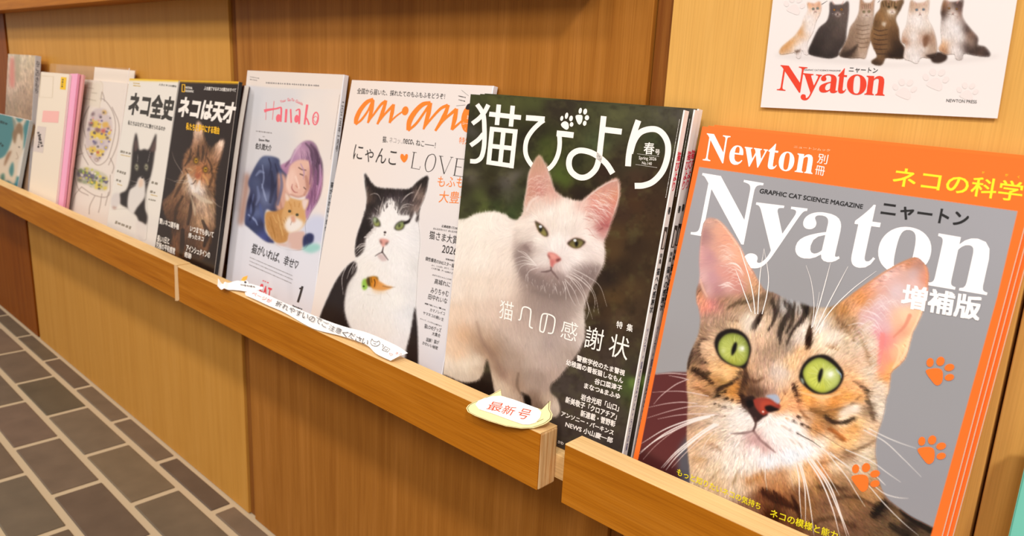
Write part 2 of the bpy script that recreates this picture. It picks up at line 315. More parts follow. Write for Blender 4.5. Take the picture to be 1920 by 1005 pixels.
    S([(1330, 635), (1316, 638), (1310, 653), (1316, 673), (1328, 682)], [3, 5, 5, 7, 3], '46362c'); S([(1300, 655), (1293, 672), (1290, 690)], [7, 11, 6], '40332b')
    S([(1301, 692), (1312, 697), (1322, 705), (1337, 718)], [10, 12, 9, 6], '291b14'); S([(1326, 696), (1331, 700)], 7, '3a2a20', .8); S([(1306, 727), (1325, 735), (1342, 748)], [4, 8, 4], '7a5538', .6)
    S([(1389, 697), (1383, 710), (1370, 720), (1352, 728), (1345, 740)], [8, 7, 6, 9, 5], '33261e'); S([(1397, 690), (1399, 712), (1391, 738), (1402, 758)], [7, 13, 9, 12], '4c372b')
    S([(1401, 712), (1418, 716), (1436, 707)], [5, 7, 2], '6a4c3a', .8); S([(1408, 735), (1426, 740), (1440, 733)], [14, 12, 4], '6d4f3d', .6, 5); S([(1392, 742), (1398, 758), (1408, 770)], [6, 14, 10], '35221c')
    S([(1487, 722), (1491, 738), (1496, 752)], [7, 9, 5], '35201a'); S([(1496, 752), (1500, 768), (1512, 784)], [4, 5, 7], '8a5e3c', .7); S([(1470, 734), (1474, 742)], [5, 3], '7a4a34', .7, 1.4)
    S([(1600, 715), (1613, 724), (1626, 734)], [2, 5, 8], '42342c'); S([(1622, 736), (1628, 757), (1637, 786)], [7, 10, 8], '63503f'); S([(1612, 743), (1597, 757), (1577, 766), (1555, 768)], [3, 5, 5, 2], '7d5d42', .8)
    S([(1546, 780), (1556, 789), (1572, 792), (1588, 789), (1601, 783)], [8, 9, 6, 9, 4], '33261d'); S([(1556, 804), (1568, 812), (1583, 824)], [9, 8, 6], 'a05a2c', .75); S([(1580, 849), (1612, 840), (1638, 826)], [7, 6, 4], '7c634c', .8)
    S([(1515, 765), (1535, 775), (1550, 772)], [6, 10, 6], '7c5836', .7); S([(1565, 818), (1580, 826)], [5, 4], '7a4a28', .6); S([(1540, 868), (1575, 858), (1600, 852)], [6, 5, 3], '8a6848', .6)
    A.dots([(1349, 743), (1361, 734), (1364, 747), (1374, 750)], 3, '1c120e', .9, 1.4, C); A.dots([(1349, 760), (1360, 763), (1341, 757)], 2.6, '241812', .85, 1.5, C); A.dots([(1372, 765), (1349, 778), (1360, 780), (1336, 741)], 1.8, '5a4030', .7, 1.4, C)
    A.dots([(1496, 781), (1487, 789), (1503, 795)], 3, '22130c', .9, 1.4, C); A.dots([(1481, 805), (1495, 812), (1514, 800)], 3, '2c1a10', .85, 1.4, C); A.dots([(1475, 784), (1466, 798)], 2.4, 'c08448', .8, 1.5, C)
    S([(1466, 797), (1476, 804)], [3, 2], '9a6a40', .7, 1); S([(1480, 822), (1492, 832)], [3, 2], '9a7048', .6, 1.2); S([(1490, 822), (1504, 838)], [3, 2], '8a6442', .6, 1.2)
    S([(1637, 965), (1646, 952), (1656, 940)], [14, 20, 10], '241d18'); S([(1690, 958), (1715, 975), (1745, 993)], [10, 15, 12], '2a231d'); S([(1430, 918), (1455, 932), (1491, 952)], [12, 22, 8], '3a1f13'); S([(1485, 930), (1494, 950), (1500, 975)], [5, 9, 4], '331c10')
    S([(1535, 912), (1555, 910), (1580, 916)], [8, 14, 6], '4d3828', .8); S([(1560, 935), (1600, 930), (1635, 945)], [6, 9, 6], '513c2b', .7); S([(1520, 980), (1560, 970), (1600, 985)], [10, 8, 10], '4d3626', .6); S([(1670, 985), (1700, 1003)], 12, '2e261f', .8)
    S([(1329, 828), (1345, 838), (1356, 848)], [5, 6, 3], '9a7a60', .7); S([(1302, 858), (1325, 862)], [6, 5], 'b08a60', .6); S([(1330, 900), (1350, 880)], [5, 3], '8a7258', .5); S([(1375, 905), (1385, 880)], [5, 2], '8a7050', .5); S([(1405, 900), (1440, 882)], [14, 6], 'a8713f', .5)
    # direction of the coat, then hairs
    dirs = [(1320, 440, 1, .1), (1360, 490, 1, -.2), (1370, 540, 1, -.4), (1335, 590, .3, -1), (1390, 575, .5, -.8), (1440, 570, .3, -1), (1500, 580, .1, -1), (1560, 600, .4, -1), (1600, 640, .8, -.7), (1645, 700, .8, -.2), (1640, 620, 1, -.8), (1690, 580, .6, .5), (1660, 660, .2, 1), (1340, 640, -.9, -.2), (1300, 680, -.6, .8), (1340, 700, -.9, .3), (1310, 740, -1, .2), (1340, 780, -1, .2), (1310, 830, -.9, .6), (1430, 650, 0, -1), (1460, 690, .1, -1), (1440, 730, 0, -1), (1540, 660, .5, -.8), (1520, 750, .9, .1), (1570, 760, .9, -.1), (1620, 780, .8, .2), (1560, 820, .9, .5), (1620, 840, .9, .1), (1400, 790, -.7, .3), (1480, 800, .8, .6), (1420, 850, -.1, 1), (1500, 860, .5, 1), (1340, 880, -.5, 1), (1420, 900, .1, 1), (1520, 910, .5, .9), (1600, 900, .8, .7), (1560, 970, .7, .8), (1660, 970, .8, .6), (1450, 950, .4, 1)]
    ear = A.mask([(1322, 425), (1316, 470), (1316, 520), (1322, 560), (1345, 560), (1400, 545), (1408, 525), (1385, 475), (1360, 435), (1340, 418)], 4) + A.mask([(1640, 545), (1720, 495), (1734, 520), (1722, 590), (1695, 640), (1680, 680), (1660, 700), (1645, 690), (1648, 640), (1610, 600)], 4)
    coat = C * np.clip(1 - ear, 0, 1)
    A.fur(coat, dirs, 26000, 10, .13, .75); A.fur(coat, dirs, 15000, 6, .16, .6)
    A.fur(C * ear, dirs, 1500, 12, .05, .35)
    A.fur(A.mask([(1440, 552), (1470, 562), (1516, 577), (1516, 590), (1470, 575), (1440, 565)], 1), [(1480, 570, .1, -1)], 700, 8, .2, .8, grow=5)
    # print contrast: bright muzzle and chin, deep bridge of the nose
    A.put(blur(coat, 1), np.clip(.56 + (A.a - .56) * 1.16, 0, 1))
    for p, c, so, a in (([(1440, 795), (1480, 785), (1508, 815), (1500, 842), (1460, 838), (1430, 815)], '#faf6f2', 8, .6), ([(1360, 775), (1400, 768), (1412, 795), (1385, 803)], '#f4eee8', 8, .5), ([(1400, 850), (1450, 862), (1505, 848), (1500, 866), (1440, 875)], '#eef2f6', 6, .5), ([(1398, 700), (1412, 720), (1430, 742), (1410, 748), (1392, 740), (1386, 715)], '#3a2418', 6, .5), ([(1455, 690), (1475, 690), (1478, 725), (1462, 735), (1450, 712)], '#e2cdbc', 7, .5), ([(1540, 632), (1560, 622), (1565, 640), (1548, 650)], '#f2e6d6', 5, .6), ([(1395, 600), (1415, 592), (1412, 618), (1396, 624)], '#f0e2d0', 5, .6), ([(1588, 760), (1612, 762), (1600, 776), (1572, 780)], '#f8ecdc', 4, .7), ([(1340, 690), (1370, 700), (1388, 692), (1384, 706), (1360, 712)], '#f2c68c', 5, .5)):
        A.fill(p, c, so, a, C)
    A.fur(coat, dirs, 7000, 9, .1, .5)
    # ears
    for p, w, c in (([(1344, 411), (1358, 424), (1373, 444), (1388, 466), (1400, 495), (1411, 512)], [2, 4, 4, 3, 3, 1], 'f4d5bd'), ([(1328, 410), (1320, 424), (1315, 450), (1313, 490)], [3, 2, 2, 1], 'd8ab9a'), ([(1312, 520), (1318, 540), (1326, 556)], [2, 5, 2], 'ecbca4'), ([(1717, 484), (1699, 489), (1660, 509), (1629, 530), (1600, 551)], [3, 3, 4, 5, 2], 'c98350'), ([(1733, 496), (1739, 515), (1736, 540)], [3, 5, 2], 'e39a6c'), ([(1730, 575), (1716, 612), (1704, 640), (1695, 665), (1676, 690)], [2, 5, 5, 4, 2], 'fbdcb4'), ([(1706, 592), (1696, 612), (1676, 632)], [8, 6, 3], 'e08a70'), ([(1676, 645), (1686, 652), (1684, 672), (1674, 690)], [2, 4, 4, 3], 'fbd6a8'), ([(1655, 628), (1653, 650), (1648, 680)], [10, 9, 8], 'ee8d86')):
        A.line(p, w, c, .7, 1.8, C)
    r = A.rng
    for i in range(46):
        t = r.random(); x = 1350 + 30 * t + r.normal(0, 6); y = 450 + 85 * t + r.normal(0, 6)
        A.line([(x - 9, y + 3), (x, y - 1), (x + 14, y + 1 + 8 * r.random())], [.3, 1.4, .3], 'fbe7da' if i % 3 else 'c98d80', .5, .5, C)
    for p in ([(1350, 535), (1365, 530), (1378, 536)], [(1352, 540), (1366, 536), (1376, 541)], [(1370, 492), (1384, 498), (1396, 515)], [(1360, 496), (1378, 494), (1390, 504)], [(1350, 498), (1366, 500)], [(1346, 536), (1360, 534), (1372, 533)], [(1376, 500), (1388, 508), (1394, 517)]): A.line(p, [.4, 2.4, .4], 'fdf3ea', .75, .8, C)
    for i in range(60):
        t = r.random(); x = 1600 + 60 * t + r.normal(0, 10); y = 625 - 70 * t + r.normal(0, 14)
        A.line([(x, y), (x + 10, y - 6), (x + 20, y + 6)], [.3, 1.3, .3], 'f6e8e4' if i % 4 else 'd59aa0', .5, .5, C)
    for p in ([(1615, 590), (1640, 600), (1652, 620)], [(1612, 580), (1640, 588), (1655, 602)], [(1620, 612), (1640, 610), (1650, 622)], [(1590, 610), (1615, 606), (1640, 618)]): A.line(p, [.5, 2.2, .5], 'faeceb', .7, .8, C)
    for i in range(70):
        y = 605 + 95 * r.random(); x = 1628 + .14 * (y - 605) + r.normal(0, 4)
        A.line([(x - 6, y + 4), (x + 10, y - 7)], [1.6, .3], r.choice(['f2e4d2', 'e8d2ba', 'd8bca0']), .7, .5, C)
    # eyes
    def eye(o, k, outer, iris, pupil, lights, cols):
        Q = lambda p: crop(o[0], o[1], k, p)
        A.fill(Q(outer), '#1c1512', 2.2, .8); A.fill(Q(outer), '#1c1512', 1.2); I = A.mask(Q(iris), 1)
        A.put(I, A.field([(x, y, c) for x, y, c in Q(cols)], 2.5)); cx, cy = np.mean(Q(iris), 0)
        for i in range(150):
            t = r.random() * 6.28; R0, R1 = 6 + 4 * r.random(), 18 + 10 * r.random()
            A.line([(cx + R0 * np.cos(t), cy + R0 * np.sin(t)), (cx + R1 * np.cos(t), cy + R1 * np.sin(t))], [.5, 1.2], r.choice(['e2ea98', '8f9c3c', 'ccd66c', 'a6b04c']), .28, .5, I)
        rim = I * (1 - blur(A.mask(Q(iris), 0), 5) ** 2); A.put(rim, '#5d6a24', .55)
        A.fill(Q(pupil), '#0e0c0a', .7)
        for p, c, so, a in lights: A.fill(Q(p), c, so, a, I if so < 9 else None)
    eye((1270, 560), 5.024, [(355, 440), (375, 350), (440, 300), (520, 285), (600, 310), (660, 370), (692, 470), (672, 570), (640, 650), (570, 642), (480, 612), (400, 550)], [(388, 480), (400, 400), (460, 340), (540, 328), (620, 360), (665, 430), (675, 500), (650, 590), (590, 632), (500, 610), (420, 550)], [(552, 408), (564, 430), (552, 490), (515, 537), (512, 482), (533, 425)],
        [([(575, 455), (620, 440), (635, 480), (590, 500)], '#e6f0d0', 3, .75), ([(600, 465), (625, 455), (622, 490)], '#ffffff', 1, .8), ([(420, 480), (445, 470), (450, 500), (425, 510)], '#eef2cc', 2.5, .5)], [(430, 430, 'b4bf5e'), (520, 360, '98a448'), (610, 390, '98a552'), (640, 480, '8f9e50'), (440, 530, 'c6ce6e'), (520, 590, 'b2b13e'), (590, 600, 'a9b24c'), (480, 470, 'bcc664'), (600, 530, 'b8c05c')])
    eye((1460, 600), 5.024, [(197, 540), (228, 430), (300, 355), (400, 328), (480, 348), (560, 420), (608, 500), (592, 590), (522, 672), (430, 697), (330, 682), (240, 612)], [(232, 500), (270, 420), (350, 365), (420, 365), (510, 420), (572, 490), (582, 560), (540, 630), (440, 682), (350, 667), (268, 600)], [(410, 453), (420, 490), (400, 560), (380, 592), (370, 540), (385, 480)],
        [([(430, 480), (520, 470), (530, 540), (450, 560)], '#e4eec4', 4, .7), ([(470, 495), (510, 490), (505, 530), (475, 530)], '#f6faea', 2, .8), ([(535, 460), (575, 495), (590, 520), (560, 500)], '#dfeaf4', 1.5, .8)], [(290, 450, 'c6cf5a'), (380, 390, 'bcc656'), (480, 430, 'b9c45e'), (300, 560, 'd0d75a'), (400, 640, 'c9cd48'), (500, 620, 'c2ce6e'), (540, 560, 'c4d07a'), (350, 520, 'cfd764')])
    A.fill(crop(1460, 600, 5.024, [(208, 545), (232, 560), (240, 600), (222, 590)]), '#b8ccb8', 1, .8); A.line(crop(1460, 600, 5.024, [(540, 460), (585, 510), (590, 545)]), [1, 2.4, 1], '8fa8c4', .8, .8)
    A.line([(1337, 690), (1365, 694), (1392, 694)], [2, 5, 2], 'f0c78e', .5, 2, C); A.line([(1500, 735), (1540, 745), (1575, 738)], [3, 6, 3], 'fbcf98', .6, 2, C); A.line([(1410, 620), (1414, 650), (1409, 680)], [4, 7, 4], 'e8c8a8', .45, 3, C)
    # nose and mouth
    A.fill([(1396, 748), (1412, 742), (1420, 756), (1416, 770), (1404, 768)], '#241512', 2, .9)
    A.fill([(1404, 768), (1420, 764), (1440, 776), (1430, 784), (1418, 792), (1410, 782)], '#33201d', 2)
    A.fill([(1412, 752), (1424, 746), (1444, 748), (1462, 758), (1462, 766), (1448, 770), (1438, 776), (1431, 778), (1421, 770)], '#9a3a2c', 1.8)
    A.fill([(1420, 750), (1432, 748), (1430, 764), (1422, 766)], '#9a4034', 2, .7); A.fill([(1428, 752), (1446, 752), (1456, 760), (1440, 760), (1432, 774), (1426, 768)], '#bb4a33', 2.2, .85)
    A.fill([(1434, 763), (1444, 760), (1454, 764), (1462, 768), (1450, 772), (1440, 772)], '#1d0f0d', 1); A.dots([(1431, 772)], 2, 'f0cfc0', .8, 1)
    A.fill([(1436, 742), (1456, 740), (1463, 752), (1458, 757), (1446, 748)], '#a7bbd4', 1.6, .85); A.fill([(1400, 752), (1410, 750), (1413, 760), (1404, 764)], '#120b0a', 1.2)
    A.line([(1416, 784), (1417, 796), (1413, 807)], [6, 4, 4], '4a302c', .8, 1.8); A.line([(1413, 808), (1395, 812), (1371, 813)], [4, 5, 2], '6a504c', .7, 2.2); A.line([(1413, 808), (1425, 824), (1439, 836), (1454, 848)], [4, 5, 5, 2], '7a5854', .7, 2.2)
    A.fill([(1395, 814), (1412, 812), (1428, 830), (1440, 845), (1420, 836)], '#c49b98', 4, .6)
    # whiskers are printed hairs
    W = lambda p, w=2.2, c='f6efe8', a=.92: A.line(p, [w * .9, w, w * .75, .6], c, a, .55)
    k5 = lambda p: crop(1180, 700, 5.025, p)
    for p in ([(745, 215), (600, 185), (450, 168), (220, 178)], [(540, 60), (430, 110), (300, 210), (230, 290)], [(640, 285), (500, 272), (350, 285), (185, 320)], [(740, 312), (600, 310), (400, 350), (170, 420)], [(850, 392), (650, 380), (450, 395), (270, 430)], [(540, 12), (400, 0), (250, 8)], [(560, 60), (480, 40), (370, 20)]): W(k5(p), 1.8, 'e6cfc8', .8)
    for p in ([(800, 392), (620, 425), (350, 520), (115, 660)], [(760, 402), (560, 460), (330, 570), (105, 740)], [(760, 410), (560, 475), (260, 625), (95, 760)]): W(k5(p), 2.8)
    W(k5([(560, 470), (400, 560), (250, 680), (130, 810)]), 1.4, 'd8bcb4', .8)
    for p in ([(800, 475), (640, 580), (440, 740), (300, 890)], [(820, 478), (660, 590), (450, 750), (320, 890)], [(840, 482), (680, 580), (460, 770), (345, 910)]): W(k5(p), 3)
    W(k5([(880, 490), (720, 580), (540, 740), (400, 890)]), 1.8, 'f0d8cc', .85)
    for p in ([(820, 540), (730, 640), (680, 760)], [(1010, 660), (900, 720), (820, 800)], [(1280, 850), (1285, 930), (1275, 1000)]): W(k5(p), 1.3, 'f2e6dc', .7)
    k6 = lambda p: crop(1430, 760, 4.103, p)
    W(k6([(310, 240), (480, 350), (620, 440), (690, 490)]), 2, 'efe6da', .9); W(k6([(265, 215), (380, 275), (450, 325)]), 1.6, '2a1c14', .8); W(k6([(345, 165), (480, 240), (640, 340)]), 1.2, '4a3a2e', .7)
    for p in ([(345, 415), (450, 580), (540, 800), (595, 1010)], [(365, 415), (490, 600), (590, 830), (650, 1010)], [(380, 415), (520, 620), (610, 860), (668, 1010)]): W(k6(p), 3)
    for p in ([(255, 440), (280, 560), (285, 700), (300, 880)], [(280, 445), (320, 600), (330, 740), (330, 900)], [(295, 445), (345, 650), (375, 830), (395, 1000)]): W(k6(p), 2.4)
    W(k6([(15, 440), (20, 540), (35, 650)]), 1.6, 'f0e2d4', .8); W(k6([(205, 460), (220, 560), (240, 650)]), 1.3, 'e6d2bc', .6)
    for p in ([(820, 180), (950, 245), (1060, 290), (1180, 330)], [(780, 190), (940, 280), (1080, 410), (1220, 550)], [(640, 340), (820, 420), (960, 520), (1060, 590)], [(500, 370), (640, 540), (720, 670), (790, 780)], [(820, 620), (940, 760), (1080, 900), (1200, 1000)], [(860, 620), (940, 680), (1040, 710), (1120, 715)], [(520, 360), (600, 430), (690, 500)], [(880, 550), (920, 590), (945, 615)], [(420, 420), (520, 570), (590, 690)]): W(k6(p), 1.9, 'f0ebe4', .85)
    k1 = lambda p: crop(1270, 390, 5.025, p); k2 = lambda p: crop(1470, 440, 5.027, p)
    A.whisk = [(k1(p), w) for p, w in (([(735, 1000), (715, 820), (680, 660), (620, 470), (590, 370)], 1.9), ([(760, 1000), (770, 800), (785, 600), (820, 380)], 1.8), ([(800, 1000), (845, 820), (860, 640), (820, 390)], 1.7), ([(700, 980), (640, 820), (590, 680), (550, 580)], 1.6))] + \
        [(k2(p), w) for p, w in (([(260, 880), (285, 680), (260, 450), (210, 290)], 1.2), ([(270, 870), (340, 640), (400, 420), (440, 265)], 1.8), ([(300, 900), (400, 690), (510, 480), (605, 300)], 1.8), ([(300, 930), (440, 720), (640, 520), (870, 345)], 1.8), ([(290, 790), (320, 640), (335, 540)], .9))]
    A.put(fr, '#fb762b')
    A.cut = C * (1 - fr)
    return A
def cps(t): return [(float(a), float(b), c) for a, b, c in (q.split(',') for q in t.split())]
def art_neko():
    A = Art(815, 165, 1305, 900, '#3a2c1e', 1.0, 5); r = A.rng
    bg = A.field(cps('885,185,4a4d28 900,215,3a3a1e 930,185,56592c 960,195,5a5d2e 1000,190,565a2c 1040,205,3a3020 1000,215,4a4a26 1060,200,3c3222 1100,215,4c4c2c 1150,220,5c5c3a 1200,220,58563a 1240,215,5a5644 1275,215,5c564a 875,260,3c3a26 895,235,2e2a1a 885,245,5a564a 940,260,42421f 990,260,2c2616 1005,245,353018 1020,265,4a5220 1030,290,525c22 1010,250,2e2816 1050,330,5a6a28 1060,340,586526 1040,355,3a2c1a 1080,300,33321a 1120,270,56603a 1110,300,4a4a28 1090,365,2e2014 1075,360,332416 1130,320,3c281a 1180,300,4a4a2c 1210,290,48482c 1190,330,4e3826 1170,300,3c2c1e 1230,320,42301f 1200,350,4a3020 1230,260,3e4428 1260,260,46402f 1250,330,40301f 1225,380,47311f 1190,380,52361f 1170,400,4a3222 1200,420,523a22 1160,440,5a4024 1150,470,5e4426 1190,460,3f2c1c 1200,500,4a3622 1170,500,3c2a1a 1140,520,33241a 1150,560,604626 1180,540,5c4428 1130,580,4a3420 1190,580,4e3a26 1160,600,5c4630 1120,620,3c2c20 1180,640,4a3a2a 1110,660,4c3c30 1150,680,54443a 1190,700,46372e 1200,720,3a2f28 1080,700,53463e 1100,740,544840 1140,760,52463e 1060,740,544840 1060,800,544840 1120,820,514640 1160,840,4a403a 870,310,4a4630 880,330,6a6250 895,300,3a3620 920,330,383218 955,335,70685a 965,330,726a5e 945,345,5c564a 930,300,363418 960,310,3a3818 975,340,3a3a1e 950,370,5a5a40 940,380,3c4020 900,370,5a6030 905,390,667034 890,385,3c3c20 870,390,4c4c2c 925,360,322c1a 930,390,3e4a22 960,400,44542a 975,385,3c4422 870,350,3a3420 1185,715,4a5c2c 1185,720,5c7034'), 3.2)  # greyer towards the bottom: milky glare on the cover is painted in
    A.put(np.ones((A.h, A.w), np.float32), bg * .84)
    A.put(np.clip(A.noise(16, 4) * .12, 0, .3), '#6a6a3c'); A.put(np.clip(A.noise(12, 8) * .12, 0, .3), '#1a1208')
    A.fill([(1178, 712), (1190, 708), (1196, 720), (1184, 728)], '#7a9446', 4, .6)
    A.fill([(800, 700), (870, 705), (930, 700), (990, 720), (1005, 780), (960, 800), (830, 760)], '#1d120e', 4, .9); A.fill([(980, 735), (1000, 735), (1010, 765), (990, 770)], '#120b08', 3)
    body = [(862, 411), (875, 409), (891, 402), (909, 398), (927, 397), (943, 401), (957, 409), (968, 413), (972, 411), (981, 399), (983, 379), (987, 355), (991, 327), (1000, 306), (1010, 292), (1015, 295), (1022, 306), (1030, 324), (1036, 344), (1040, 357), (1050, 366), (1063, 372), (1083, 377), (1093, 376), (1105, 365), (1119, 354), (1139, 342), (1156, 335), (1161, 343), (1162, 363), (1157, 389), (1147, 415), (1139, 438), (1133, 452), (1134, 470), (1132, 494), (1119, 520), (1107, 543), (1099, 565), (1095, 580), (1096, 600), (1096, 632), (1084, 660), (1064, 687), (1047, 708), (1033, 720), (1033, 736), (1045, 748), (1050, 768), (1043, 781), (1030, 780), (1000, 765), (996, 748), (990, 740), (976, 735), (982, 748), (984, 790), (935, 790), (927, 733), (920, 697), (913, 672), (905, 700), (895, 713), (868, 716), (832, 702), (780, 690), (780, 420)]
    C = A.mask(body, .9)
    col = A.field(cps('860,430,f6eee0 900,420,f8f0e2 940,425,f6ece0 840,480,f6ece0 900,480,f6ecde 950,480,f2e4d6 850,540,f0e2d2 900,540,f0e0ce 940,540,eedccb 960,440,f3e8dc 965,480,efe0d2 975,420,efe4da 850,590,ecd4bc 840,640,e8ccb0 860,660,e4c6a8 880,600,ecd6c2 920,580,e2ccba 950,580,d6c0b0 900,620,dcc4b0 870,625,dcb896 875,610,e0bfa2 890,630,c4a68c 905,650,ae917a 920,660,a48872 930,690,9c806c 945,700,94786a 900,600,e0ccba 940,620,d2bdae 980,600,c4afa2 1000,560,b6a194 1020,580,b09c92 1040,600,ac9890 1060,590,b8a59a 1080,600,d6c6ba 1092,600,e6dacd 1070,630,c4b2a8 1090,640,d4c6bc 1030,640,b6a59c 1000,640,c6b4a8 960,640,d0bcae 960,680,c8b2a2 990,680,c8b4a6 1020,680,c4b0a4 1050,670,bcaa9e 1070,660,b4a296 1000,710,c6b0a0 1030,700,bca698 1020,725,b29c8e 840,680,eaddca 870,680,e8dcc8 895,675,e4d6c2 860,700,dccdb8 890,700,d4c2ac 905,690,c0ac98 920,700,d8c4ac 935,720,dcc8b0 950,730,d6c0a8 955,700,c4a892 968,720,a88e7a 960,745,ccb6a0 975,760,bca48e 940,745,d8c6b0 1000,745,8a7464 1010,760,7c6656 1025,745,c8b29c 1040,760,d8c8b6 1045,770,d6c4b2'), 3.4)
    A.put(C, 1 - (1 - col) * 1.06)
    # face
    head = A.mask([(968, 413), (981, 399), (983, 379), (987, 355), (991, 327), (1000, 306), (1010, 292), (1022, 306), (1036, 344), (1050, 366), (1083, 377), (1105, 365), (1139, 342), (1156, 335), (1162, 363), (1147, 415), (1133, 452), (1134, 470), (1132, 494), (1115, 524), (1090, 545), (1050, 549), (1025, 545), (1000, 530), (980, 515), (966, 495), (962, 470), (964, 440)], 3) * C
    fc = A.field(cps('1010,298,c9a38a 1003,320,cfa48e 998,345,d3a090 1010,340,d8a898 1020,340,d9aea0 1012,360,c98a80 1000,365,cd9a88 990,380,d4a894 1028,345,d2a898 1030,360,d8a89a 1025,370,e6c4b4 1000,385,e8d4c6 985,395,e6cfc0 1010,380,ecd8ca 1154,342,d2a494 1140,350,d0a092 1125,362,d9a592 1150,365,dba188 1155,380,d89480 1148,395,d6988a 1130,375,e2b09c 1115,385,e2a090 1105,390,e0a89a 1120,400,d08e86 1135,405,cc8c84 1140,420,c07a76 1128,425,b87672 1135,435,d4a49c 1110,410,e2c8bc 1098,385,eccfc2 1060,390,f6eee2 1030,400,f7efe4 1000,410,f5ebe0 980,420,f2e6da 1060,420,f8f0e6 1090,410,f6ece2 1100,440,f8efe6 1120,460,f6ece4 1128,480,eee0d8 1035,425,ece0d4 1060,435,ece0d6 1070,430,e8dcd2 1050,450,f8f2ea 1040,460,f8f1ea 1010,450,f6eee4 985,450,e8dcd0 975,470,dccec2 985,465,b49e96 990,462,a68e88 998,470,dccdc4 1000,485,efe5dc 1020,490,f0e6de 980,490,d8cac0 970,500,cdbcb0 1065,460,f6eee8 1055,470,f0e6e0 1080,480,f8f1ea 1100,490,eee2da 1060,500,f2e8e2 1085,500,e8dcd6 1110,500,d2c2bc 1100,510,b8a49e 1090,520,b4a09a 1110,520,bca8a2 1125,500,e0d2c8 1060,515,d8c8c2 1045,505,d4c0ba 1020,505,c8b6b0 1000,505,b8a49e 985,510,b09c94 1030,515,a48e88 1050,522,a8948e 1010,520,a8948c 1030,530,c4b2aa 1035,540,c0aea6 1050,535,a6928a 1070,530,a08c84 1090,540,a8948a 1015,535,a4908a 1105,535,c0aea4'), 3.6)
    A.put(head, 1 - (1 - fc) * 1.12)
    for p, c, so, a in (([(975, 500), (1000, 512), (1035, 520), (1062, 522), (1095, 512), (1118, 502), (1108, 540), (1085, 562), (1040, 570), (1000, 552), (978, 530)], '#86736b', 8, .75), ([(990, 545), (1040, 552), (1090, 548), (1080, 590), (1030, 600), (990, 580)], '#93827a', 14, .5), ([(968, 465), (985, 455), (1000, 470), (998, 492), (975, 495)], '#86736c', 6, .65), ([(1072, 505), (1100, 492), (1122, 500), (1112, 530), (1085, 535)], '#86746e', 6, .65), ([(925, 620), (960, 640), (990, 690), (975, 720), (945, 690)], '#8f7866', 10, .45), ([(880, 600), (930, 625), (930, 680), (890, 660)], '#a8886c', 10, .35), ([(985, 690), (1025, 700), (1015, 725), (990, 720)], '#8c786a', 7, .5)):
        A.fill(p, c, so, a, C)
    D = [(870, 450, -.4, 1), (940, 500, -.3, 1), (900, 600, .3, 1), (960, 600, .1, 1), (1020, 620, .1, 1), (1075, 620, .5, .9), (1040, 690, .1, 1), (990, 700, -.1, 1), (920, 650, .5, .9), (945, 720, .2, 1), (860, 690, .2, 1), (1030, 395, 0, -1), (1060, 385, .1, -1), (990, 430, -.8, .3), (1050, 450, 0, -1), (1100, 470, .8, .3), (1110, 510, .6, .8), (1010, 500, -.8, .4), (1035, 535, 0, 1), (1070, 520, .6, .8), (1120, 385, .4, -.7), (1005, 340, .1, -.9), (975, 490, -.8, .5), (1125, 480, .8, .6), (1095, 600, .9, .5), (925, 400, .1, -1)]
    A.fur(C, D, 14000, 9, .035, .6, .012, 2.2); A.fur(C, D, 5000, 13, .06, .5, .015, 3.5)
    L = lambda p, w, c, a=.8, so=1: A.line(p, w, c, a, so, C)
    L([(972, 478), (985, 512), (1010, 530), (1036, 542), (1070, 540), (1100, 525), (1122, 502)], [14, 22, 20, 16, 18, 20, 12], '82706a', .5, 6); L([(1000, 545), (1040, 556), (1085, 552)], [6, 14, 6], '7a6a62', .4, 6); L([(985, 462), (992, 470)], [8, 5], '8a7670', .6, 3); L([(1010, 512), (1035, 512)], 8, 'a08c86', .4, 4); L([(1045, 512), (1058, 524)], 8, 'a08c86', .4, 4)
    for i in range(120):
        t = r.random(); x, y = 985 + 135 * t, 515 + 30 * math.sin(3.1 * t) - 14 * t + r.normal(0, 7); L([(x, y), (x + r.normal(0, 2), y + 7)], [1.2, .3], 'e2d6ce' if i % 2 else '8a7a74', .45, .5)
    for i in range(60):
        t = r.random(); x, y = 993 + 30 * t + r.normal(0, 4), 330 + 45 * r.random()
        L([(x - 7, y + 5), (x, y - 1), (x + 9, y + 2)], [.3, 1.2, .3], 'ecccbc' if i % 3 else 'b98074', .5, .5)
    for i in range(80):
        t = r.random(); x, y = 1100 + 40 * t + r.normal(0, 5), 405 - 40 * t + r.normal(0, 14) + 10 * t
        L([(x - 6, y - 4), (x + 4, y - 2), (x + 14, y + 12 * r.random())], [.3, 1.4, .3], 'f6e4da' if i % 3 else 'c07c74', .55, .5)
    L([(1128, 420), (1140, 424)], [2, 5], 'a85c5c', .7, 2); L([(1122, 432), (1130, 428)], [1, 3], '8a4c4a', .6, 1)
    L([(988, 395), (996, 378), (1010, 368)], [4, 6, 3], 'f2e2d6', .6, 2)
    L([(1095, 376), (1120, 355), (1142, 342), (1156, 338)], [1, 2.5, 2.5, 2], 'e8d8ce', .7, 1); L([(1160, 345), (1160, 370), (1152, 395)], [2, 2.5, 1], 'e6cec2', .7, 1)
    K = lambda p: crop(940, 400, 5.024, p)
    for p, ir, pu, hl in (([(318, 70), (330, 110), (345, 150), (375, 190), (410, 215), (440, 215), (442, 185), (420, 145), (385, 110), (345, 85)], [(325, 85), (338, 130), (362, 175), (405, 212), (430, 205), (415, 160), (380, 120), (345, 95)], [(368, 125), (385, 135), (382, 165), (365, 175), (358, 150)], (370, 125)), ([(622, 285), (645, 258), (690, 234), (740, 238), (775, 255), (795, 272), (770, 300), (735, 325), (690, 328), (655, 312)], [(638, 290), (665, 258), (700, 242), (745, 248), (772, 268), (760, 300), (730, 322), (690, 325), (658, 310)], [(708, 262), (725, 275), (720, 305), (706, 318), (694, 295), (696, 272)], (695, 255))):
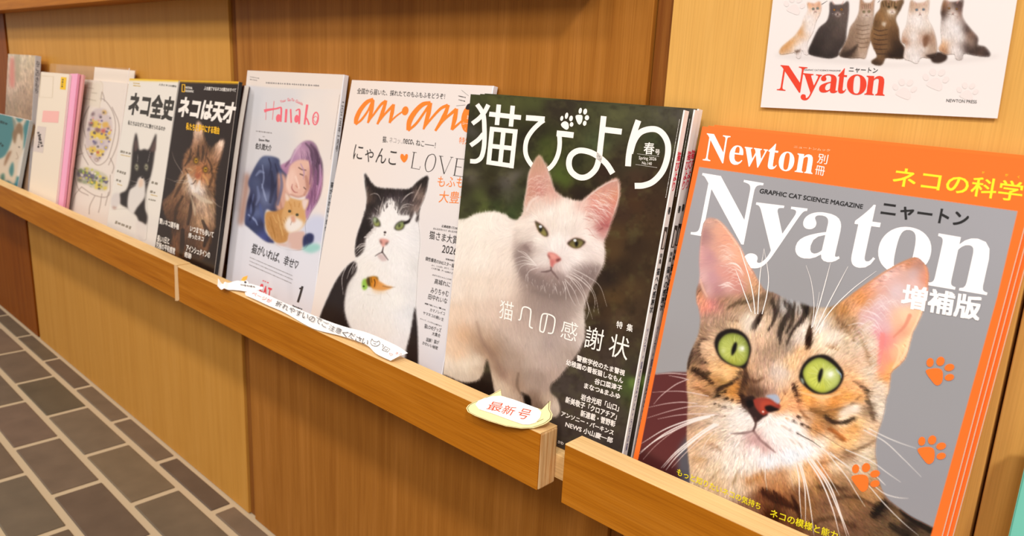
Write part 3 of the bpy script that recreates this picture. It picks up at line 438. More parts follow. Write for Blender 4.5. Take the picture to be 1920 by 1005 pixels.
        A.fill(K(p), '#efc4b2', 4, .8); A.fill(K(p), '#3a2a22', .8); m = A.mask(K(ir), .7); xs = np.mean(K(ir), 0)
        A.put(m, A.field([(xs[0] - 8, xs[1] - 3, '6e6238'), (xs[0] + 8, xs[1], '857a44'), (xs[0], xs[1] + 8, 'a29650'), (xs[0], xs[1] - 9, '4e4630')], 2.5))
        A.fill(K(pu), '#100c0a', .7); A.dots(K([hl]), 2.6, 'e8eef4', .9, 1)
    A.fill(K([(436, 378), (470, 366), (520, 385), (565, 430), (545, 455), (500, 480), (480, 515), (468, 500), (462, 450)]), '#d78a80', 1.6); A.fill(K([(455, 385), (500, 385), (520, 420), (490, 430), (465, 415)]), '#e8a294', 2, .8); A.fill(K([(462, 440), (500, 450), (482, 505), (468, 490)]), '#c9706a', 1.8, .8)
    A.fill(K([(436, 385), (455, 405), (462, 430), (445, 410)]), '#6a3632', 1, .9); A.fill(K([(515, 440), (545, 425), (562, 435), (530, 455)]), '#6a3632', 1, .9)
    L(K([(470, 510), (468, 535), (430, 548), (380, 552)]), [3, 3, 4, 2], '6c5652', .8, 1.4); L(K([(470, 535), (500, 570), (535, 615)]), [3, 4, 3], '6c5450', .75, 1.6)
    A.fill(K([(1020 / 2, 560), (640, 590), (700, 640), (640, 680), (560, 650)]), '#988680', 6, .4, C)
    W = lambda p, w=1.2, c='f2e8e0', a=.75: A.line(p, [w, w, w * .7, .4], c, a, .5)
    for p in ([(330, 480), (250, 450), (200, 445), (130, 470)], [(340, 495), (260, 480), (190, 500), (150, 570)], [(320, 470), (240, 420), (190, 410), (130, 430)], [(350, 510), (270, 540), (230, 600)], [(310, 460), (230, 395), (150, 345)], [(300, 450), (220, 370), (160, 360)], [(330, 485), (220, 470), (120, 500)], [(620, 580), (720, 640), (780, 740), (860, 1000)], [(640, 600), (760, 760), (800, 900)], [(600, 620), (680, 720), (740, 870)], [(600, 640), (650, 780), (700, 870)], [(690, 530), (820, 600), (930, 690), (995, 880)], [(680, 560), (800, 640), (880, 760), (920, 950)], [(690, 590), (820, 690), (880, 810), (870, 930)], [(580, 640), (600, 700), (585, 750)], [(605, 700), (612, 820)], [(510, 690), (530, 760)], [(810, 840), (825, 920), (800, 1000)]): W(K(p))
    for p in ([(610, 590), (700, 640), (780, 760)], [(650, 570), (740, 620), (820, 700)]): W(K(p), 1.6, 'e8dcd4')
    L([(894, 604), (905, 640), (925, 668), (938, 690)], [3, 8, 12, 6], '8c7060', .45, 4); L([(972, 700), (970, 722), (976, 738)], [4, 6, 4], '6a5444', .5, 2)
    A.cut = C; return A
def art_anan():
    A = Art(580, 140, 945, 760, '#ebdfd4', 1.0, 7); r = A.rng
    A.put(np.ones((A.h, A.w), np.float32), A.field(cps('660,160,ecdfd3 900,170,ece2da 640,300,efe2d6 850,350,eae2dc 600,560,efe4da 850,600,e4e0e0 840,690,dcdce2 630,450,f0e5da 820,450,e6dfdb'), 2))
    K = lambda p: crop(660, 310, 5.025, p); Q = lambda p: crop(590, 470, 4.368, p)
    out = K([(118, 72), (116, 130), (122, 200), (135, 300), (130, 400), (95, 520), (50, 640), (30, 780), (38, 860), (45, 930)]) + Q([(325, 85), (260, 130), (170, 250), (80, 440), (38, 560), (0, 680), (-40, 1200), (860, 1200), (852, 920), (850, 800), (845, 640), (830, 480), (838, 280), (848, 100)]) + K([(628, 880), (640, 750), (636, 620), (626, 530), (638, 420), (680, 320), (710, 200), (713, 103), (620, 150), (540, 222), (380, 222), (240, 208), (180, 158)])
    C = A.mask(out, .7); A.put(C, '#efebe6')
    A.put(C, A.field(cps('720,420,f4f0ea 760,450,f2efec 740,480,f0ede8 700,470,f2eee8 690,500,efe9e0 720,520,f0ebe4 760,510,efece8 780,450,e6e4e2 700,560,ece8e0 740,560,f0ede6 775,540,e2e0de 680,580,ebe6de 720,610,ece8e2 760,600,ecebea 690,640,eae6e2 740,660,ecebec 770,590,dcdcdc 750,500,f1eeea 780,500,dedcd8'), 3))
    F = A.mask(K([(118, 72), (122, 200), (135, 300), (130, 400), (95, 520), (50, 640), (28, 780), (38, 862), (100, 820), (125, 760), (130, 690), (190, 610), (205, 580), (190, 520), (205, 480), (260, 485), (278, 420), (320, 350), (365, 325), (410, 360), (440, 440), (470, 470), (530, 470), (545, 510), (500, 545), (540, 540), (590, 450), (612, 470), (600, 520), (630, 530), (640, 420), (680, 320), (712, 200), (714, 100), (620, 150), (540, 222), (380, 222), (240, 208), (180, 158)]), 1.6) * C
    A.put(F, A.field(cps('685,340,1e1614 700,345,241a16 690,365,4a3c34 690,372,5a483e 705,360,1e1614 735,360,241c1a 735,368,33282a 765,362,1e1615 790,345,1c1512 795,345,2c2320 788,365,8a7468 780,372,7a685e 795,360,4a3c36 770,375,32282a 780,385,4c3e3a 700,390,1f1715 690,420,1e1614 680,440,1f1615 675,470,241b18 690,445,4a3f3c 705,400,3a3030 715,380,2c2424 745,370,3c3234 750,385,57504e 760,395,6a615c 765,405,3a302e 710,398,7a706a 780,392,b0988c 787,405,1c1412'), 4))
    BL = A.mask(Q([(330, 80), (345, 160), (275, 270), (248, 400), (252, 520), (300, 650), (330, 760), (200, 1100), (-60, 1100), (20, 600), (80, 440), (170, 250), (260, 130)]), 2) + A.mask(Q([(825, 460), (845, 640), (852, 930), (860, 1150), (730, 1150), (745, 850), (785, 670)]), 1.5)
    A.put(np.clip(BL, 0, 1) * C, '#251c1b'); A.put(A.mask(Q([(250, 170), (300, 150), (250, 300), (180, 420)]), 8) * C, '#3c302c', .5)
    D = [(685, 345, .2, -1), (735, 365, 0, -1), (790, 345, .4, -1), (685, 440, -.3, 1), (730, 400, 0, -1), (770, 390, .3, -.9), (700, 480, -.9, .4), (770, 460, .8, .5), (720, 500, -.1, 1), (660, 540, -.4, 1), (700, 580, .1, 1), (760, 600, .2, 1), (630, 570, -.4, 1), (780, 630, .1, 1)]
    A.fur(C, D, 9000, 7, .035, .6, .012, 1.5); A.fur(F, D, 2500, 8, .3, .6, .02, 1.5)
    L = lambda p, w, c, a=.8, so=.7: A.line(p, w, c, a, so)
    for p in ([(170, 280), (210, 265), (250, 280), (275, 330)], [(465, 350), (510, 290), (585, 245)], [(480, 330), (540, 270), (590, 255)], [(450, 440), (470, 390), (520, 365), (580, 375)], [(440, 450), (475, 400), (540, 385)], [(470, 470), (510, 420)], [(255, 480), (270, 400), (300, 300)], [(240, 450), (250, 380)], [(270, 440), (290, 340)], [(215, 400), (245, 430)], [(445, 300), (430, 400)], [(410, 350), (400, 300)], [(330, 350), (335, 300)]): L(K(p), [.4, 1.4, .5], 'd8cfc8', .75)
    for p in ([(130, 735), (80, 745), (35, 785)], [(128, 755), (80, 775), (32, 825)], [(126, 775), (85, 800), (35, 850)], [(128, 745), (60, 770), (34, 800)]): L(K(p), [1.3, 1.2, .5], 'efe8e0', .9)
    for i in range(40):
        t = r.random(); x, y = K([(125 + 85 * t, 680 - 90 * t)])[0]; L([(x - 3, y + 1), (x + 5, y - 3 + 6 * r.random())], [.4, 1.3], 'd8d0ca', .7)
    for i in range(70):
        t = r.random(); x, y = K([(295 + 75 * t, 420 - 90 * t)] if i % 2 else [(370 + 75 * t, 330 + 120 * t)])[0]; L([(x, y + 4), (x + r.normal(0, 1), y - 5)], [1.6, .4], 'f2eee8' if i % 3 else '2a2020', .7)
    for i in range(50):
        t = r.random(); x, y = K([(575 + 70 * t, 340 - 140 * t)])[0]; L([(x, y), (x + 3, y - 7)], [1, .3], 'a8968c', .5)
    for p, ir, pu in (([(195, 495), (215, 482), (240, 500), (262, 530), (270, 570), (250, 578), (215, 572), (198, 545)], [(202, 500), (225, 492), (250, 520), (262, 560), (240, 572), (212, 562)], [(235, 508), (242, 525), (232, 548), (226, 530)]), ([(400, 590), (420, 550), (460, 525), (495, 525), (530, 530), (500, 560), (485, 595), (450, 612), (415, 608)], [(410, 585), (430, 552), (465, 532), (492, 540), (488, 575), (460, 602), (425, 604)], [(450, 550), (456, 565), (446, 590), (440, 570)])):
        A.fill(K(p), '#2a2220', .7); m = A.mask(K(ir), .6); c = np.mean(K(ir), 0); A.put(m, A.field([(c[0] - 4, c[1] - 3, '9aa87c'), (c[0] + 5, c[1], '8a9a50'), (c[0], c[1] + 7, 'b0ae50'), (c[0], c[1] - 8, '6c7a58')], 2.5)); A.fill(K(pu), '#12100e', .5)
    A.fill(K([(205, 500), (225, 497), (228, 530), (210, 535)]), '#bcd0b8', 1.5, .6)
    L(K([(495, 545), (530, 530), (550, 505)]), [4, 5, 2], '2a2222', .9); A.dots(K([(312, 632)]), 2.2, '3a2c2c', .9, .8); A.dots(K([(308, 655)]), 1.2, '6a5650', .8, .8)
    A.fill(K([(262, 698), (290, 690), (330, 698), (352, 716), (320, 740), (298, 775), (285, 760), (272, 735)]), '#dda093', 1); A.fill(K([(264, 700), (280, 722), (282, 740), (270, 730)]), '#4a2a26', .7, .9); A.fill(K([(318, 735), (345, 718), (335, 740), (318, 755)]), '#4a2a26', .7, .9)
    L(K([(296, 770), (290, 800), (285, 820)]), [1.5, 2.5, 3], '4a3836', .9, .8); L(K([(285, 818), (250, 835), (220, 855)]), [2.2, 2.2, 1.2], '4a3c3a', .75, 1.1); L(K([(288, 818), (310, 850), (340, 890)]), [2.4, 2.6, 1.6], '4a3c3a', .75, 1.1)
    A.fill(K([(240, 850), (285, 835), (320, 870), (330, 895), (280, 900)]), '#c8aaa6', 2, .7)
    A.fill(Q([(388, 285), (395, 240), (425, 230), (440, 260), (430, 310), (400, 322)]), '#93bf4a', 1); A.dots(Q([(403, 292)]), 1.6, '2a3a14', .9, .8)
    A.fill(Q([(425, 240), (440, 220), (475, 212), (515, 215), (520, 250), (495, 300), (460, 295), (435, 280)]), '#7a5416', 1); A.fill(Q([(455, 222), (500, 216), (512, 250), (500, 296), (462, 290)]), '#cf8318', .8); A.fill(Q([(500, 235), (540, 255), (590, 285), (640, 300), (570, 325), (500, 320), (470, 300)]), '#d98a34', 2, .85); A.fill(Q([(430, 228), (450, 222), (455, 290), (438, 285)]), '#3a3016', .8, .8)
    L(Q([(490, 235), (496, 262), (490, 295)]), 1.6, '3c2408', .9); L(Q([(465, 222), (470, 260)]), 1.2, '5a3a0c', .8); L(Q([(560, 290), (610, 300), (660, 298)]), [2, 2, .5], '8a6a4c', .6, 1); A.fill(Q([(470, 300), (560, 320), (600, 335), (500, 345)]), '#dba15a', 4, .5)
    for p in ([(545, 340), (540, 400)], [(590, 340), (620, 380)], [(430, 360), (500, 370)], [(400, 440), (395, 480)], [(480, 480), (470, 520)]): L(Q(p), [.8, .4], 'b8aca0', .5)
    for p in ([(330, 90), (290, 160), (265, 230)], [(320, 130), (300, 200)], [(260, 130), (225, 230), (235, 360)], [(345, 110), (310, 190)]): L(Q(p), [1.2, 1, .4], 'e8e2dc', .85)
    A.cut = C; return A
def art_hanako():
    A = Art(400, 120, 675, 660, '#e3dcd8', 1.0, 9); L = A.line
    K = lambda p: crop(440, 250, 4.19, p); r = A.rng
    A.put(np.ones((A.h, A.w), np.float32), A.field(cps('470,190,d6d6d8 540,190,d8d5d4 580,200,e8ded4 640,200,ecdfd3 470,300,d8d6d6 520,260,d9d5d3 590,260,eaded3 620,350,f0e2d4 610,400,ecdfd6 450,360,d4cfd2 460,330,cdc8cc 440,500,dfdfe4 500,560,dcdce0 560,540,dcdce0 600,500,dfe0e6 620,430,d8d9e4'), 2.4))
    A.fill([(455, 110), (690, 130), (690, 165), (455, 158)], '#e9dccf', 1)
    G = lambda p, c, so=1.5, a=1: A.fill(K(p), c, so, a)
    G([(555, 690), (640, 640), (720, 680), (700, 850), (600, 880), (540, 800)], '#cdd1e4', 5); G([(-20, 700), (100, 730), (200, 790), (230, 850), (310, 880), (420, 900), (560, 930), (700, 940), (700, 2100), (-60, 2100)], '#e2e2e8', 3); G([(80, 320), (120, 350), (100, 500), (70, 700), (30, 700), (60, 480)], '#b08878', 4)
    sh = K([(110, 370), (200, 200), (270, 178), (345, 200), (360, 250), (420, 300), (440, 400), (400, 600), (330, 640), (250, 600), (240, 760), (310, 850), (290, 860), (230, 840), (110, 740), (80, 700), (95, 560), (120, 450)])
    m = A.mask(sh, 1.2); A.put(m, A.field(cps('480,340,4c5474 470,380,2b2c48 500,300,5a6484 515,310,3c4262 495,330,343856 500,370,6c7698 505,345,2c3050 520,340,3a4060 525,370,2a2a46 530,390,262440 470,410,3f4870 465,430,2c3454 480,400,5e6a92 490,420,2a2e4e 480,430,343c60 500,440,3c447a 510,450,2a3062 490,445,4a5290'), 3.2))
    for p, w, c in (([(215, 400), (235, 480), (250, 530)], [2, 4, 2], '9aa4c4'), ([(220, 250), (230, 350), (215, 430)], [2, 3, 2], '8f9aba'), ([(270, 200), (285, 260), (270, 340)], [3, 3, 1], '222440'), ([(150, 480), (130, 600), (150, 680)], [2, 4, 2], '6c78a4'), ([(320, 240), (340, 330), (320, 420)], [2, 4, 3], '23233e'), ([(110, 640), (160, 680), (180, 720)], [3, 4, 2], '98a6cc')): L(K(p), w, c, .7, 1.2, m)
    G([(340, 320), (400, 340), (430, 480), (420, 560), (360, 615), (325, 580), (350, 480)], '#d2a18c', 2.5)
    hair = [(440, 200), (480, 120), (540, 65), (600, 60), (640, 95), (665, 160), (690, 250), (690, 400), (660, 520), (600, 620), (565, 680), (550, 620), (560, 500), (580, 420), (540, 380), (460, 290), (420, 330), (360, 260), (400, 230)]
    h = A.mask(K(hair), 1.2); A.put(h, A.field(cps('560,280,c49bb4 575,270,a8809c 585,268,8c6a84 590,290,5c4258 597,305,3c2a3c 590,320,6c4c66 600,330,a06e90 600,350,9c6688 590,370,8a5878 580,390,a878a0 575,400,b888a8 550,300,b088a8 540,310,ac7c9c 530,315,b886a4 535,325,a07090 570,290,c8a0b4 580,300,987090'), 3))
    for i in range(140):
        x, y = 560 + 45 * r.random(), 268 + 110 * r.random(); L([(x, y), (x + 3, y + 12), (x + 1, y + 26)], [.4, 1.2, .4], r.choice(['d8b8cc', '7a5472', 'c090b0', '5a4058']), .5, .5, h)
    G([(440, 250), (500, 210), (580, 215), (600, 260), (595, 340), (590, 420), (560, 490), (500, 500), (440, 490), (405, 450), (410, 350), (425, 300)], '#e2b6a2', 1.8); G([(430, 300), (470, 280), (480, 360), (440, 440), (410, 430)], '#efcab8', 4, .8)
    G([(570, 300), (600, 270), (600, 400), (580, 440), (560, 400)], '#c08c7c', 4, .7)
    for p, w, c in (([(505, 270), (530, 285), (560, 290)], 2.2, '6a4c48'), ([(515, 320), (540, 330)], 2.2, '5a3e3a'), ([(545, 425), (560, 440)], 2, '5a3e3a'), ([(455, 400), (450, 430), (470, 460), (495, 465)], [1, 2, 2, 1], 'a45a58'), ([(485, 390), (495, 425), (480, 410)], [1, 2, 1], 'c07c68'), ([(520, 240), (545, 300), (540, 360)], [2, 3, 1], 'b890a8'), ([(590, 220), (600, 300), (590, 400)], [3, 4, 2], '8a5a7c')): L(K(p), w, c, .8, .8)
    G([(250, 620), (330, 610), (390, 590), (420, 640), (400, 720), (430, 780), (410, 850), (330, 860), (260, 780), (240, 700)], '#c08a4c', 2)
    G([(408, 480), (440, 505), (520, 525), (575, 520), (580, 560), (555, 610), (560, 690), (520, 750), (440, 785), (390, 740), (370, 660), (390, 570), (405, 520)], '#d5a468', 1.4); G([(400, 470), (430, 500), (430, 520), (405, 530)], '#e8d0c0', 1); G([(530, 530), (578, 522), (565, 580), (545, 600)], '#e8cfc4', 1.2)
    G([(400, 690), (440, 650), (480, 660), (540, 700), (520, 750), (450, 785), (400, 750)], '#efe6dc', 2.5); G([(440, 655), (470, 650), (480, 690), (455, 700)], '#d89a7c', 1.5, .9); L(K([(445, 560), (450, 630)]), 3, 'c48c4c', .6, 1.5)
    A.dots(K([(433, 612), (492, 640)]), 2.6, '3a3a28', .9, .8); L(K([(450, 690), (440, 720)]), 1, '8a6050', .7)
    G([(410, 860), (430, 790), (540, 770), (550, 820), (530, 910), (460, 910), (400, 890), (320, 870)], '#d8b4a6', 2); G([(540, 820), (580, 785), (620, 800), (610, 860), (545, 900)], '#2c3058', 2); G([(530, 910), (590, 870), (660, 870), (670, 910), (600, 940)], '#9fd0c8', 3)
    for i in range(60):
        x, y = K([(255 + 150 * r.random(), 640 + 190 * r.random())])[0]; L([(x, y), (x + 2, y + 6)], [1.2, .4], r.choice(['d8a868', '9a6c34']), .5, .5)
    L([(540, 460), (545, 560)], 10, 'd4d4da', .4, 5); L([(505, 520), (515, 580)], 8, 'eaeaee', .5, 4)
    for p, w, c, a in (([(470, 130), (430, 210), (400, 260)], [4, 6, 3], '6a4a62', .6), ([(520, 90), (470, 150), (440, 230)], [3, 5, 3], 'd8bccc', .6), ([(600, 90), (640, 150), (660, 260), (650, 400)], [4, 6, 7, 4], '4c3448', .6), ([(640, 300), (630, 420), (600, 520), (575, 600)], [4, 6, 5, 3], '7a4c70', .6), ([(560, 80), (600, 130), (610, 210)], [3, 5, 3], '3c2a3a', .5), ([(670, 250), (672, 380), (640, 520)], [3, 4, 2], 'cfa0c4', .6)): L(K(p), w, c, a, 1.4, h)
    for p, w, c, a in (([(420, 330), (415, 400), (440, 470)], [3, 5, 4], 'f6d8c8', .5), ([(560, 340), (575, 420), (550, 480)], [5, 7, 4], 'a8705e', .5), ([(480, 340), (495, 390), (505, 430)], [3, 4, 3], 'f8dccc', .6), ([(440, 480), (500, 500), (550, 485)], [3, 4, 3], 'b47c6a', .5), ([(350, 360), (345, 480), (370, 590)], [4, 6, 4], 'a87462', .5)): L(K(p), w, c, a, 1.6)
    for p, w, c in (([(170, 330), (200, 300), (230, 310)], [3, 6, 3], '8e9abc'), ([(290, 300), (300, 420), (280, 540)], [4, 8, 5], '1e1e36'), ([(360, 300), (370, 420), (340, 560)], [4, 6, 4], '4a5680'), ([(130, 520), (150, 600), (120, 680)], [4, 6, 4], '20243f'), ([(200, 560), (215, 640), (230, 700)], [4, 6, 4], '4c5a92'), ([(180, 420), (190, 500), (170, 560)], [3, 6, 3], '7c88b0')): L(K(p), w, c, .6, 1.8, m)
    for p, w, c in (([(430, 540), (440, 570)], 1.4, 'b07838'), ([(470, 540), (475, 575)], 1.4, 'b07838'), ([(510, 550), (505, 580)], 1.4, 'b07838'), ([(280, 660), (300, 740), (320, 820)], [2, 4, 2], 'a06c2c'), ([(340, 640), (360, 720), (380, 800)], [2, 4, 2], 'e0b474'), ([(300, 640), (330, 700)], [2, 3], 'dcae6c')): L(K(p), w, c, .6, 1)
    A.cut = np.clip(m + h + A.mask(K([(240, 620), (400, 460), (440, 250), (590, 215), (690, 300), (560, 690), (560, 900), (330, 880)]), 1), 0, 1); return A
def art_natwhite():
    A = Art(180, 130, 350, 500, '#ece4d6', 1.0, 11); L = A.line
    A.fill([(200, 120), (360, 135), (360, 154), (200, 149)], '#f0bb16', .6, 1, None, False); A.fill([(170, 430), (220, 405), (320, 425), (320, 520), (170, 520)], '#dfd8d0', 8, .6)
    K = lambda p: crop(190, 240, 4.567, p); G = lambda p, c, so=1, a=1: A.fill(K(p), c, so, a)
    G([(295, 45), (270, 160), (258, 300), (245, 440), (215, 530), (165, 560), (150, 590), (165, 650), (230, 690), (300, 750), (330, 810), (380, 830), (395, 760), (375, 680), (385, 540), (425, 400), (450, 260), (470, 50), (410, 180), (370, 180), (325, 185), (310, 90)], '#2b221f'); G([(285, 120), (300, 100), (312, 170), (285, 200)], '#6a5048', 1.5, .8); G([(460, 100), (462, 190), (420, 200), (430, 160)], '#6a5048', 1.5, .8)
    G([(355, 420), (320, 430), (295, 490), (240, 540), (225, 680), (270, 735), (310, 680), (370, 600), (378, 540), (375, 470)], '#e4dcd2', 1.4); G([(320, 455), (355, 430), (360, 490), (325, 510)], '#e6c4a8', 1, .8); G([(82, 610), (110, 560), (155, 565), (160, 640), (110, 695), (90, 680)], '#ddd3cb', 1.2); G([(95, 670), (135, 680), (110, 697)], '#b08878', 1, .7); G([(305, 800), (380, 830), (375, 930), (330, 960), (300, 900)], '#dfd6cd', 1.4)
    for x in (302, 385): A.fill(K([(x - 14, 335), (x, 305), (x + 16, 330), (x + 4, 368)]), '#a8a486', .7); A.dots(K([(x, 336)]), 1.2, '12100e', .9, .6)
    A.dots(K([(352, 425)]), 1.8, '1c1614', .9, .7)
    for p in ([(320, 470), (250, 450)], [(320, 480), (245, 500)], [(365, 465), (430, 420)], [(370, 475), (440, 450)], [(310, 290), (315, 220)], [(400, 290), (420, 200)]): L(K(p), [.9, .3], 'e8e2da', .7, .5)
    A.cut = A.mask(K([(295, 40), (245, 440), (150, 550), (75, 610), (90, 700), (220, 690), (300, 770), (300, 965), (385, 960), (400, 760), (385, 540), (450, 260), (475, 45), (410, 175), (325, 180)]), 1, False); return A
def art_natblack():
    A = Art(275, 130, 470, 545, '#2b1d16', 1.0, 13); L = A.line; r = A.rng
    A.fill([(320, 125), (470, 140), (470, 158), (320, 153)], '#f0b714', .6, 1, None, False)
    K = lambda p: crop(285, 230, 3.465, p); G = lambda p, c, so=1.5, a=1: A.fill(K(p), c, so, a)
    out = K([(300, -5), (275, 60), (260, 150), (215, 210), (205, 290), (190, 340), (140, 440), (70, 520), (90, 600), (130, 700), (120, 800), (100, 860), (180, 870), (330, 880), (400, 700), (410, 580), (405, 460), (410, 330), (440, 250), (468, 130), (440, 120), (385, 170), (345, 120), (330, 40)])
    C = A.mask(out, 2)
    A.put(C, A.field(cps('370,240,ecc8ac 372,260,e6bea0 366,270,a87c5c 380,265,6a4a30 385,280,5c3c24 395,280,6a4a2e 375,285,7a5232 410,275,e8c0a4 415,270,f0d4bc 412,295,c89878 405,310,7a5234 360,300,8a5c38 365,310,a8744a 350,310,9a6c48 358,325,a07048 380,320,b87040 378,335,c8804c 390,330,a87448 400,320,9c6a3e 400,340,a8754c 390,345,8a5e3c 360,340,dcc8b4 365,350,e4d6c8 375,355,ddcfc4 355,335,c0a488 380,345,d8b498 392,355,5c4028 400,358,6a4a30 345,340,9a7450 335,360,80583a 330,380,704a2e 345,370,8c6444 360,375,6a4a34 370,380,c8a88c 385,375,d0b498 380,390,b89478 395,380,9a7856 325,400,54361f 340,400,6a462a 350,395,8c6444 330,420,3c2616 345,430,6a4630 360,410,7c5a40 375,415,c29a72 380,430,a87c58 365,440,4a3220 350,460,50341f 390,440,5c3e28 330,460,6a4228 365,470,2c1c12 380,460,7a5236'), 4))
    A.fur(C, [(370, 260, 0, -1), (412, 280, .3, -1), (350, 320, -.7, .4), (400, 350, .6, .6), (340, 380, -.4, 1), (390, 390, .4, 1), (350, 430, -.1, 1), (380, 270, 0, -1), (370, 380, 0, 1)], 6000, 9, .25, .8, .03, 4)
    for p in ([(300, 200), (290, 240)], [(330, 190), (320, 250)], [(355, 200), (340, 270)], [(270, 200), (240, 260)], [(235, 330), (215, 300)], [(390, 300), (370, 330)]): L(K(p), [2.4, 1], '3a2414', .7, 1, C)
    for p, w, c in (([(255, 170), (245, 230), (215, 280)], [3, 5, 3], '2e1c10'), ([(305, 150), (300, 200), (310, 240)], [2, 4, 2], '2e1c10'), ([(330, 150), (335, 200), (325, 250)], [2, 4, 2], '3a2616'), ([(360, 230), (385, 280), (390, 330)], [3, 4, 3], '38220f'), ([(400, 330), (385, 380), (370, 420)], [4, 6, 3], '4a2e18'), ([(215, 350), (180, 420), (150, 480)], [3, 6, 4], '3a2414'), ([(260, 480), (250, 580), (235, 660)], [4, 7, 5], '2a1a10'), ([(200, 480), (160, 560), (150, 640)], [4, 6, 4], '33200f'), ([(330, 640), (360, 720), (340, 800)], [6, 9, 6], '20140c'), ([(200, 700), (195, 800), (190, 860)], [8, 9, 6], '1c120b')): L(K(p), w, c, .7, 1.6, C)
    for p, w, c in (([(235, 340), (250, 380), (265, 430)], [5, 8, 4], 'efe6dc'), ([(310, 380), (300, 430), (275, 450)], [4, 7, 4], 'ece2d6'), ([(270, 460), (330, 500), (390, 520)], [5, 9, 4], 'd9c4a8'), ([(255, 480), (275, 560), (280, 600)], [3, 5, 3], 'd0b898'), ([(330, 340), (350, 360), (365, 400)], [3, 5, 4], 'd8a060'), ([(230, 300), (245, 300), (262, 310)], [2, 3, 2], 'e0b888')): L(K(p), w, c, .7, 2, C)
    for x, y in ((287, 247), (348, 305)): A.fill(K([(x - 17, y + 8), (x - 12, y - 22), (x + 8, y - 24), (x + 16, y + 8), (x + 2, y + 24)]), '#2a180c', 1); A.fill(K([(x - 11, y + 5), (x - 6, y - 16), (x + 8, y - 14), (x + 11, y + 6), (x, y + 18)]), '#dfa818', .8); A.dots(K([(x + 1, y)]), 1.4, '1a1008', .9, .6)
    G([(285, 330), (320, 335), (300, 365), (285, 355)], '#a85c3c', 1); L(K([(300, 290), (290, 345)]), [6, 4], 'b4683a', .6, 2); L(K([(285, 375), (270, 395), (255, 400)]), [2, 2, 1], '3a2418', .8, .8)
    for p in ([(240, 385), (180, 390), (90, 360)], [(240, 380), (170, 375), (140, 385)], [(390, 500), (430, 540), (460, 550)], [(200, 330), (150, 250), (130, 190)]): L(K(p), [1, .8, .3], 'd8ccc0', .6, .5)
    A.fill([(415, 480), (445, 490), (440, 515), (405, 505)], '#3c3428', 2, .5); A.cut = C; return A
def art_colour():
    A = Art(110, 110, 260, 450, '#f3e7d9', 1.0, 15); L = A.line; r = A.rng
    K = lambda p: crop(0, 80, 3.1417, p)
    for p in ([(595, 340), (600, 290), (612, 320), (615, 345)], [(505, 560), (490, 470), (530, 370), (600, 330), (660, 400), (680, 500), (650, 640), (620, 700), (570, 720), (520, 660), (500, 600)], [(440, 720), (450, 670), (490, 650)], [(650, 680), (670, 730), (660, 770)], [(500, 800), (440, 740), (460, 860), (520, 900)], [(650, 780), (640, 900), (560, 900), (480, 850)], [(480, 850), (440, 900), (420, 980)], [(560, 900), (530, 960), (525, 1010)], [(600, 890), (590, 960), (580, 1000)], [(640, 880), (620, 960)], [(540, 350), (500, 420), (470, 520), (480, 640), (520, 720)], [(660, 380), (700, 480), (690, 600), (640, 720)]): L(K(p), 1.2, '8a7468', .9, .5)
    m = A.mask(K([(545, 405), (590, 385), (635, 405), (660, 470), (655, 560), (620, 650), (570, 705), (525, 660), (505, 590), (520, 480)]), .8); m0 = m; A.put(m, '#d9c9c4')
    for x, y, w, c in ((560, 480, 34, 'e8c418'), (620, 485, 30, 'e8b020'), (555, 540, 40, 'f0cc14'), (600, 548, 40, 'efc81a'), (545, 630, 34, 'ecc41c'), (585, 650, 36, 'e8bc20'), (535, 480, 24, '5a3e44'), (520, 510, 16, '4c3c58'), (608, 520, 22, 'c83a28'), (575, 515, 26, '7a3c40'), (560, 590, 18, '4a4668'), (625, 620, 18, '5a4e8c'), (600, 590, 22, 'b8a8c0'), (545, 420, 20, '6a5058'), (615, 410, 22, 'd8a838'), (590, 430, 18, 'b49aa8'), (640, 500, 16, 'e09a58'), (570, 690, 20, '9a7a68'), (630, 560, 18, 'd8b428')): A.fill(K([(x - w / 2, y - w * .4), (x + w / 2, y - w * .5), (x + w * .5, y + w * .4), (x - w * .4, y + w * .5)]), '#' + c, .9, .9, m)
    m = A.mask(K([(455, 760), (500, 735), (570, 750), (635, 790), (630, 860), (590, 870), (520, 840), (460, 820)]), .8); A.put(m, '#d0c8b0')
    for x, y, w, c in ((480, 770, 46, '3c3450'), (530, 785, 50, '4a4470'), (470, 810, 26, '6a6a50'), (510, 740, 20, 'c8c020'), (570, 770, 24, 'b8c040'), (600, 810, 26, '8aa440'), (620, 800, 20, 'e8d020'), (580, 845, 34, 'ecd41c'), (622, 858, 22, 'e8d024'), (540, 820, 26, '7a9448'), (500, 820, 24, '8a9a70')): A.fill(K([(x - w / 2, y - w * .4), (x + w / 2, y - w * .3), (x + w * .5, y + w * .4), (x - w * .5, y + w * .4)]), '#' + c, 1, .9, m)
    for i in range(60):
        x, y = K([(510 + 145 * r.random(), 395 + 300 * r.random())])[0]; A.dots([(x, y)], 1 + 1.6 * r.random(), r.choice(['4a3a40', 'f0d018', '5a4a86', 'e8b018', 'c84a30', 'efe4dc', 'd8a0a0', '6a5a5c', 'f4d820']), .9, .7, m0)
    for i in range(60):
        x, y = K([(455 + 180 * r.random(), 745 + 125 * r.random())])[0]; A.dots([(x, y)], 1 + 1.6 * r.random(), r.choice(['3a3450', 'f0d018', '4a4480', '8ab040', '6a8a3c', 'efe4d0', 'c8cc30', '4c4c3a']), .9, .7, m)
    A.fill(K([(470, 215), (600, 235), (585, 385), (455, 360)]), '#efe3cd', .8, 1, None, False); L(K([(470, 215), (600, 235), (585, 385)]), .8, 'cdb98c', .7, .5)
    for p in ([(490, 262), (550, 270)], [(540, 295), (570, 298)], [(480, 325), (565, 342)]): L(K(p), 1.5, 'a8987c', .6, .8)
    A.cut = np.zeros((A.h, A.w), np.float32); return A
